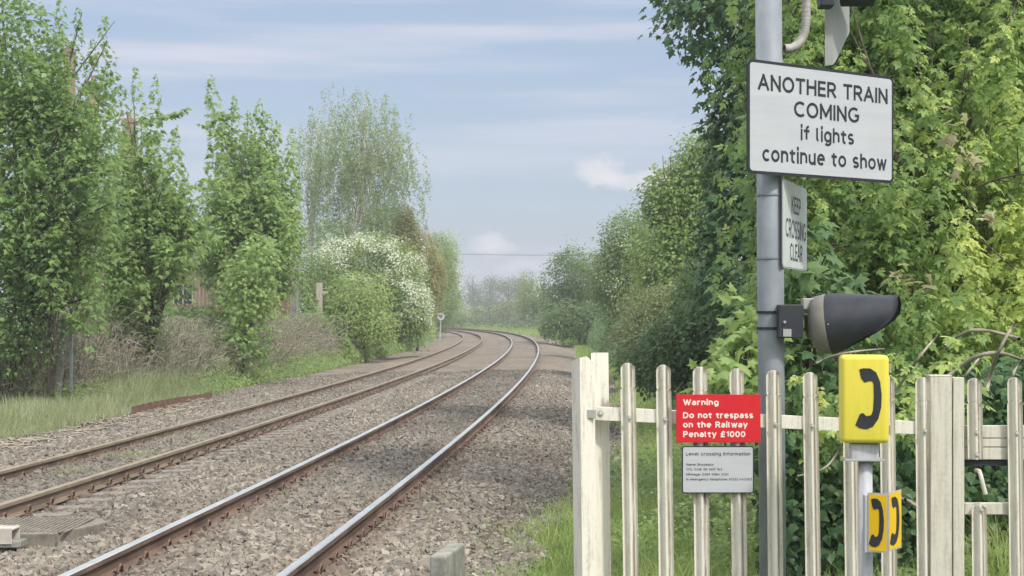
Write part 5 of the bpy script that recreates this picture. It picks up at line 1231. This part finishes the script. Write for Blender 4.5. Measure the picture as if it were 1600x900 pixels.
# timber shed behind the sycamores
D = 58; x0, x1 = P(236, 0, D).x, P(374, 0, D).x; zt, zb_ = P(0, 415, D).z, -.1
rt = empty('timber_shed', ((x0+x1)/2, D+1, zb_), 'brown boarded timber shed behind the two right hand sycamores', 'shed')
bm = bmesh.new(); rng = np.random.default_rng(5); xx = x0
while xx < x1-.05:
    w = .145; add_box(bm, (xx+w/2, D+rng.uniform(-.006, .006), (zt+zb_)/2), (w-.012, .03, zt-zb_), bev=.004); xx += w
link('front_wall', bm_mesh('front_wall', bm), M_wood, rt)
for xs in (x0, x1):
    bm = bmesh.new(); add_box(bm, (xs, D+1.3, (zt+zb_)/2), (.05, 2.5, zt-zb_)); link('side_wall', bm_mesh('side_wall', bm), M_wood, rt)
bm = bmesh.new(); add_prism(bm, [(x0-.2, zt+.02), (x1+.2, zt-.0), (x1+.2, zt+.1), ((x0+x1)/2, zt+.75), (x0-.2, zt+.12)], D-.25, D+2.8); link('roof', bm_mesh('roof', bm), M_slate, rt)
bm = bmesh.new(); q0, q1 = P(272, 445, D-.03), P(300, 474, D-.03); add_box(bm, ((q0.x+q1.x)/2, D-.02, (q0.z+q1.z)/2), (q1.x-q0.x, .02, q0.z-q1.z)); wn = link('window', bm_mesh('window', bm), M_glass, rt)
bm = bmesh.new()
for xx in (q0.x-.02, (q0.x+q1.x)/2, q1.x+.02): add_box(bm, (xx, D-.035, (q0.z+q1.z)/2), (.05, .03, q0.z-q1.z+.08), bev=.004)
link('frame', bm_mesh('frame', bm), M_greywood, wn)
# reddish lean-to next to the pier
D = 66; x0, x1 = P(408, 0, D).x, P(447, 0, D).x; zt = P(0, 432, D).z
rt = empty('lean_to_hut', ((x0+x1)/2, D+.6, 0), 'dark open fronted red boarded hut beside the old pier', 'hut')
bm = bmesh.new(); xx = x0
while xx < x1-.05: add_box(bm, (xx+.07, D, .55), (.13, .03, 1.6), bev=.004); xx += .14
link('front_boards', bm_mesh('front_boards', bm), pmat('red brown board', (.16, .06, .04), (.28, .12, .08), 4, .85, stretch=(7, 7, .4)), rt)
bm = bmesh.new(); add_box(bm, ((x0+x1)/2, D+1.2, zt/2), (x1-x0, .04, zt+.3)); add_box(bm, (x0, D+.6, zt/2), (.04, 1.2, zt+.3)); link('wall', bm_mesh('wall', bm), M_wood, rt)
bm = bmesh.new(); add_box(bm, ((x0+x1)/2, D+.5, zt+.1), (x1-x0+.3, 1.7, .07), bev=.01); link('roof', bm_mesh('roof', bm), M_slate, rt)
# old brick house far left, behind the sycamores
D = 62; hx0, hx1 = P(40, 0, D).x, P(225, 0, D).x; eav, ridge = P(0, 335, D).z, P(0, 268, D).z
rt = empty('brick_house', ((hx0+hx1)/2, D+3, 0), 'old red brick house with tall chimneys hidden behind the left sycamores', 'house')
bm = bmesh.new(); add_box(bm, ((hx0+hx1)/2, D+3, eav/2-.1), (hx1-hx0, 6, eav+.4)); link('wall', bm_mesh('wall', bm), M_brick, rt)
bm = bmesh.new(); add_prism(bm, [(0, eav+.1), (6.6, eav+.1), (6.6, eav+.2), (3.3, ridge), (0, eav+.2)], 0, hx1-hx0+.5, Matrix.Translation((hx1+.25, D-.3, 0)) @ Matrix.Rotation(R(90), 4, 'Z')); rf = link('roof', bm_mesh('roof', bm), M_slate, rt)
for (px, ytop, w, dd) in ((109, 76, 13, 2.6), (146, 128, 13, 1.5), (202, 186, 17, 2.2)):
    tpz = P(0, ytop, D+dd).z; xx = P(px, 0, D+dd).x; ww = w*(D+dd)/F
    bm = bmesh.new(); add_box(bm, (xx, D+dd, (tpz+eav)/2), (ww, .5, tpz-eav)); add_box(bm, (xx, D+dd, tpz-.12), (ww+.07, .57, .1)); ch = link('chimney', bm_mesh('chimney', bm), M_brick, rf)
    bm = bmesh.new(); add_cyl(bm, (xx, D+dd, tpz), (xx, D+dd, tpz+.25), .1, .085, seg=14); link('chimney_pot', bm_mesh('chimney_pot', bm), M_brick, ch)
for px in (80, 170):
    q = P(px, 390, D); bm = bmesh.new(); add_box(bm, (q.x, D-.004, q.z), (.9, .05, 1.2)); w_ = link('window', bm_mesh('window', bm), M_glass, rt)
    bm = bmesh.new()
    for dx in (-.45, 0, .45): add_box(bm, (q.x+dx, D-.04, q.z), (.06, .04, 1.26))
    link('frame', bm_mesh('frame', bm), M_white, w_)
# overhead wire across the line
q = np.linspace(0, 1, 30); D = 180; xs = -15+q*35; zs = P(0, 397.5, D).z+.25*(q-.5)**2*4-.05*q
tag(link('overhead_wire', tube_mesh('overhead_wire', [(np.stack([xs, np.full(30, D)+q*3, zs], -1), .028)], 6), pmat('dull wire', (.1, .1, .11), (.14, .14, .15), 5, .7)), 'thin dark overhead wire crossing the sky beyond the bend', 'wire')
# stick on the ballast near the verge
pts = [P(775, 845, 12.6), P(768, 857, 12.3), P(760, 856, 12.4)]; pts = np.array([(-.02*0+p.x, p.y, float(surf_z(np.array(p.x), np.array(p.y)))+.07) for p in (P(738, 858, 12.7), P(752, 862, 12.6), P(766, 866, 12.4), P(776, 874, 12.2))])
tag(link('dry_stick', tube_mesh('dry_stick', [(pts, (.013, .012, .01, .007))], 6), M_paleTwig), 'pale bent dry stick on the ballast near the concrete marker', 'stick')

# ------------------------------------------------------------------ haze
HZ = .0009
bm = bmesh.new(); add_box(bm, (0, 1850, 14), (3100, 3960, 34))
hm = bpy.data.materials.new('haze'); hm.use_nodes = True; t = hm.node_tree; t.nodes.remove(t.nodes['Principled BSDF'])
pv = t.nodes.new('ShaderNodeVolumePrincipled'); pv.inputs['Color'].default_value = (.93, .95, .96, 1); pv.inputs['Density'].default_value = HZ; pv.inputs['Anisotropy'].default_value = .2
t.links.new(pv.outputs[0], t.nodes['Material Output'].inputs['Volume'])
tag(link('haze', bm_mesh('haze', bm), hm), kind='stuff')
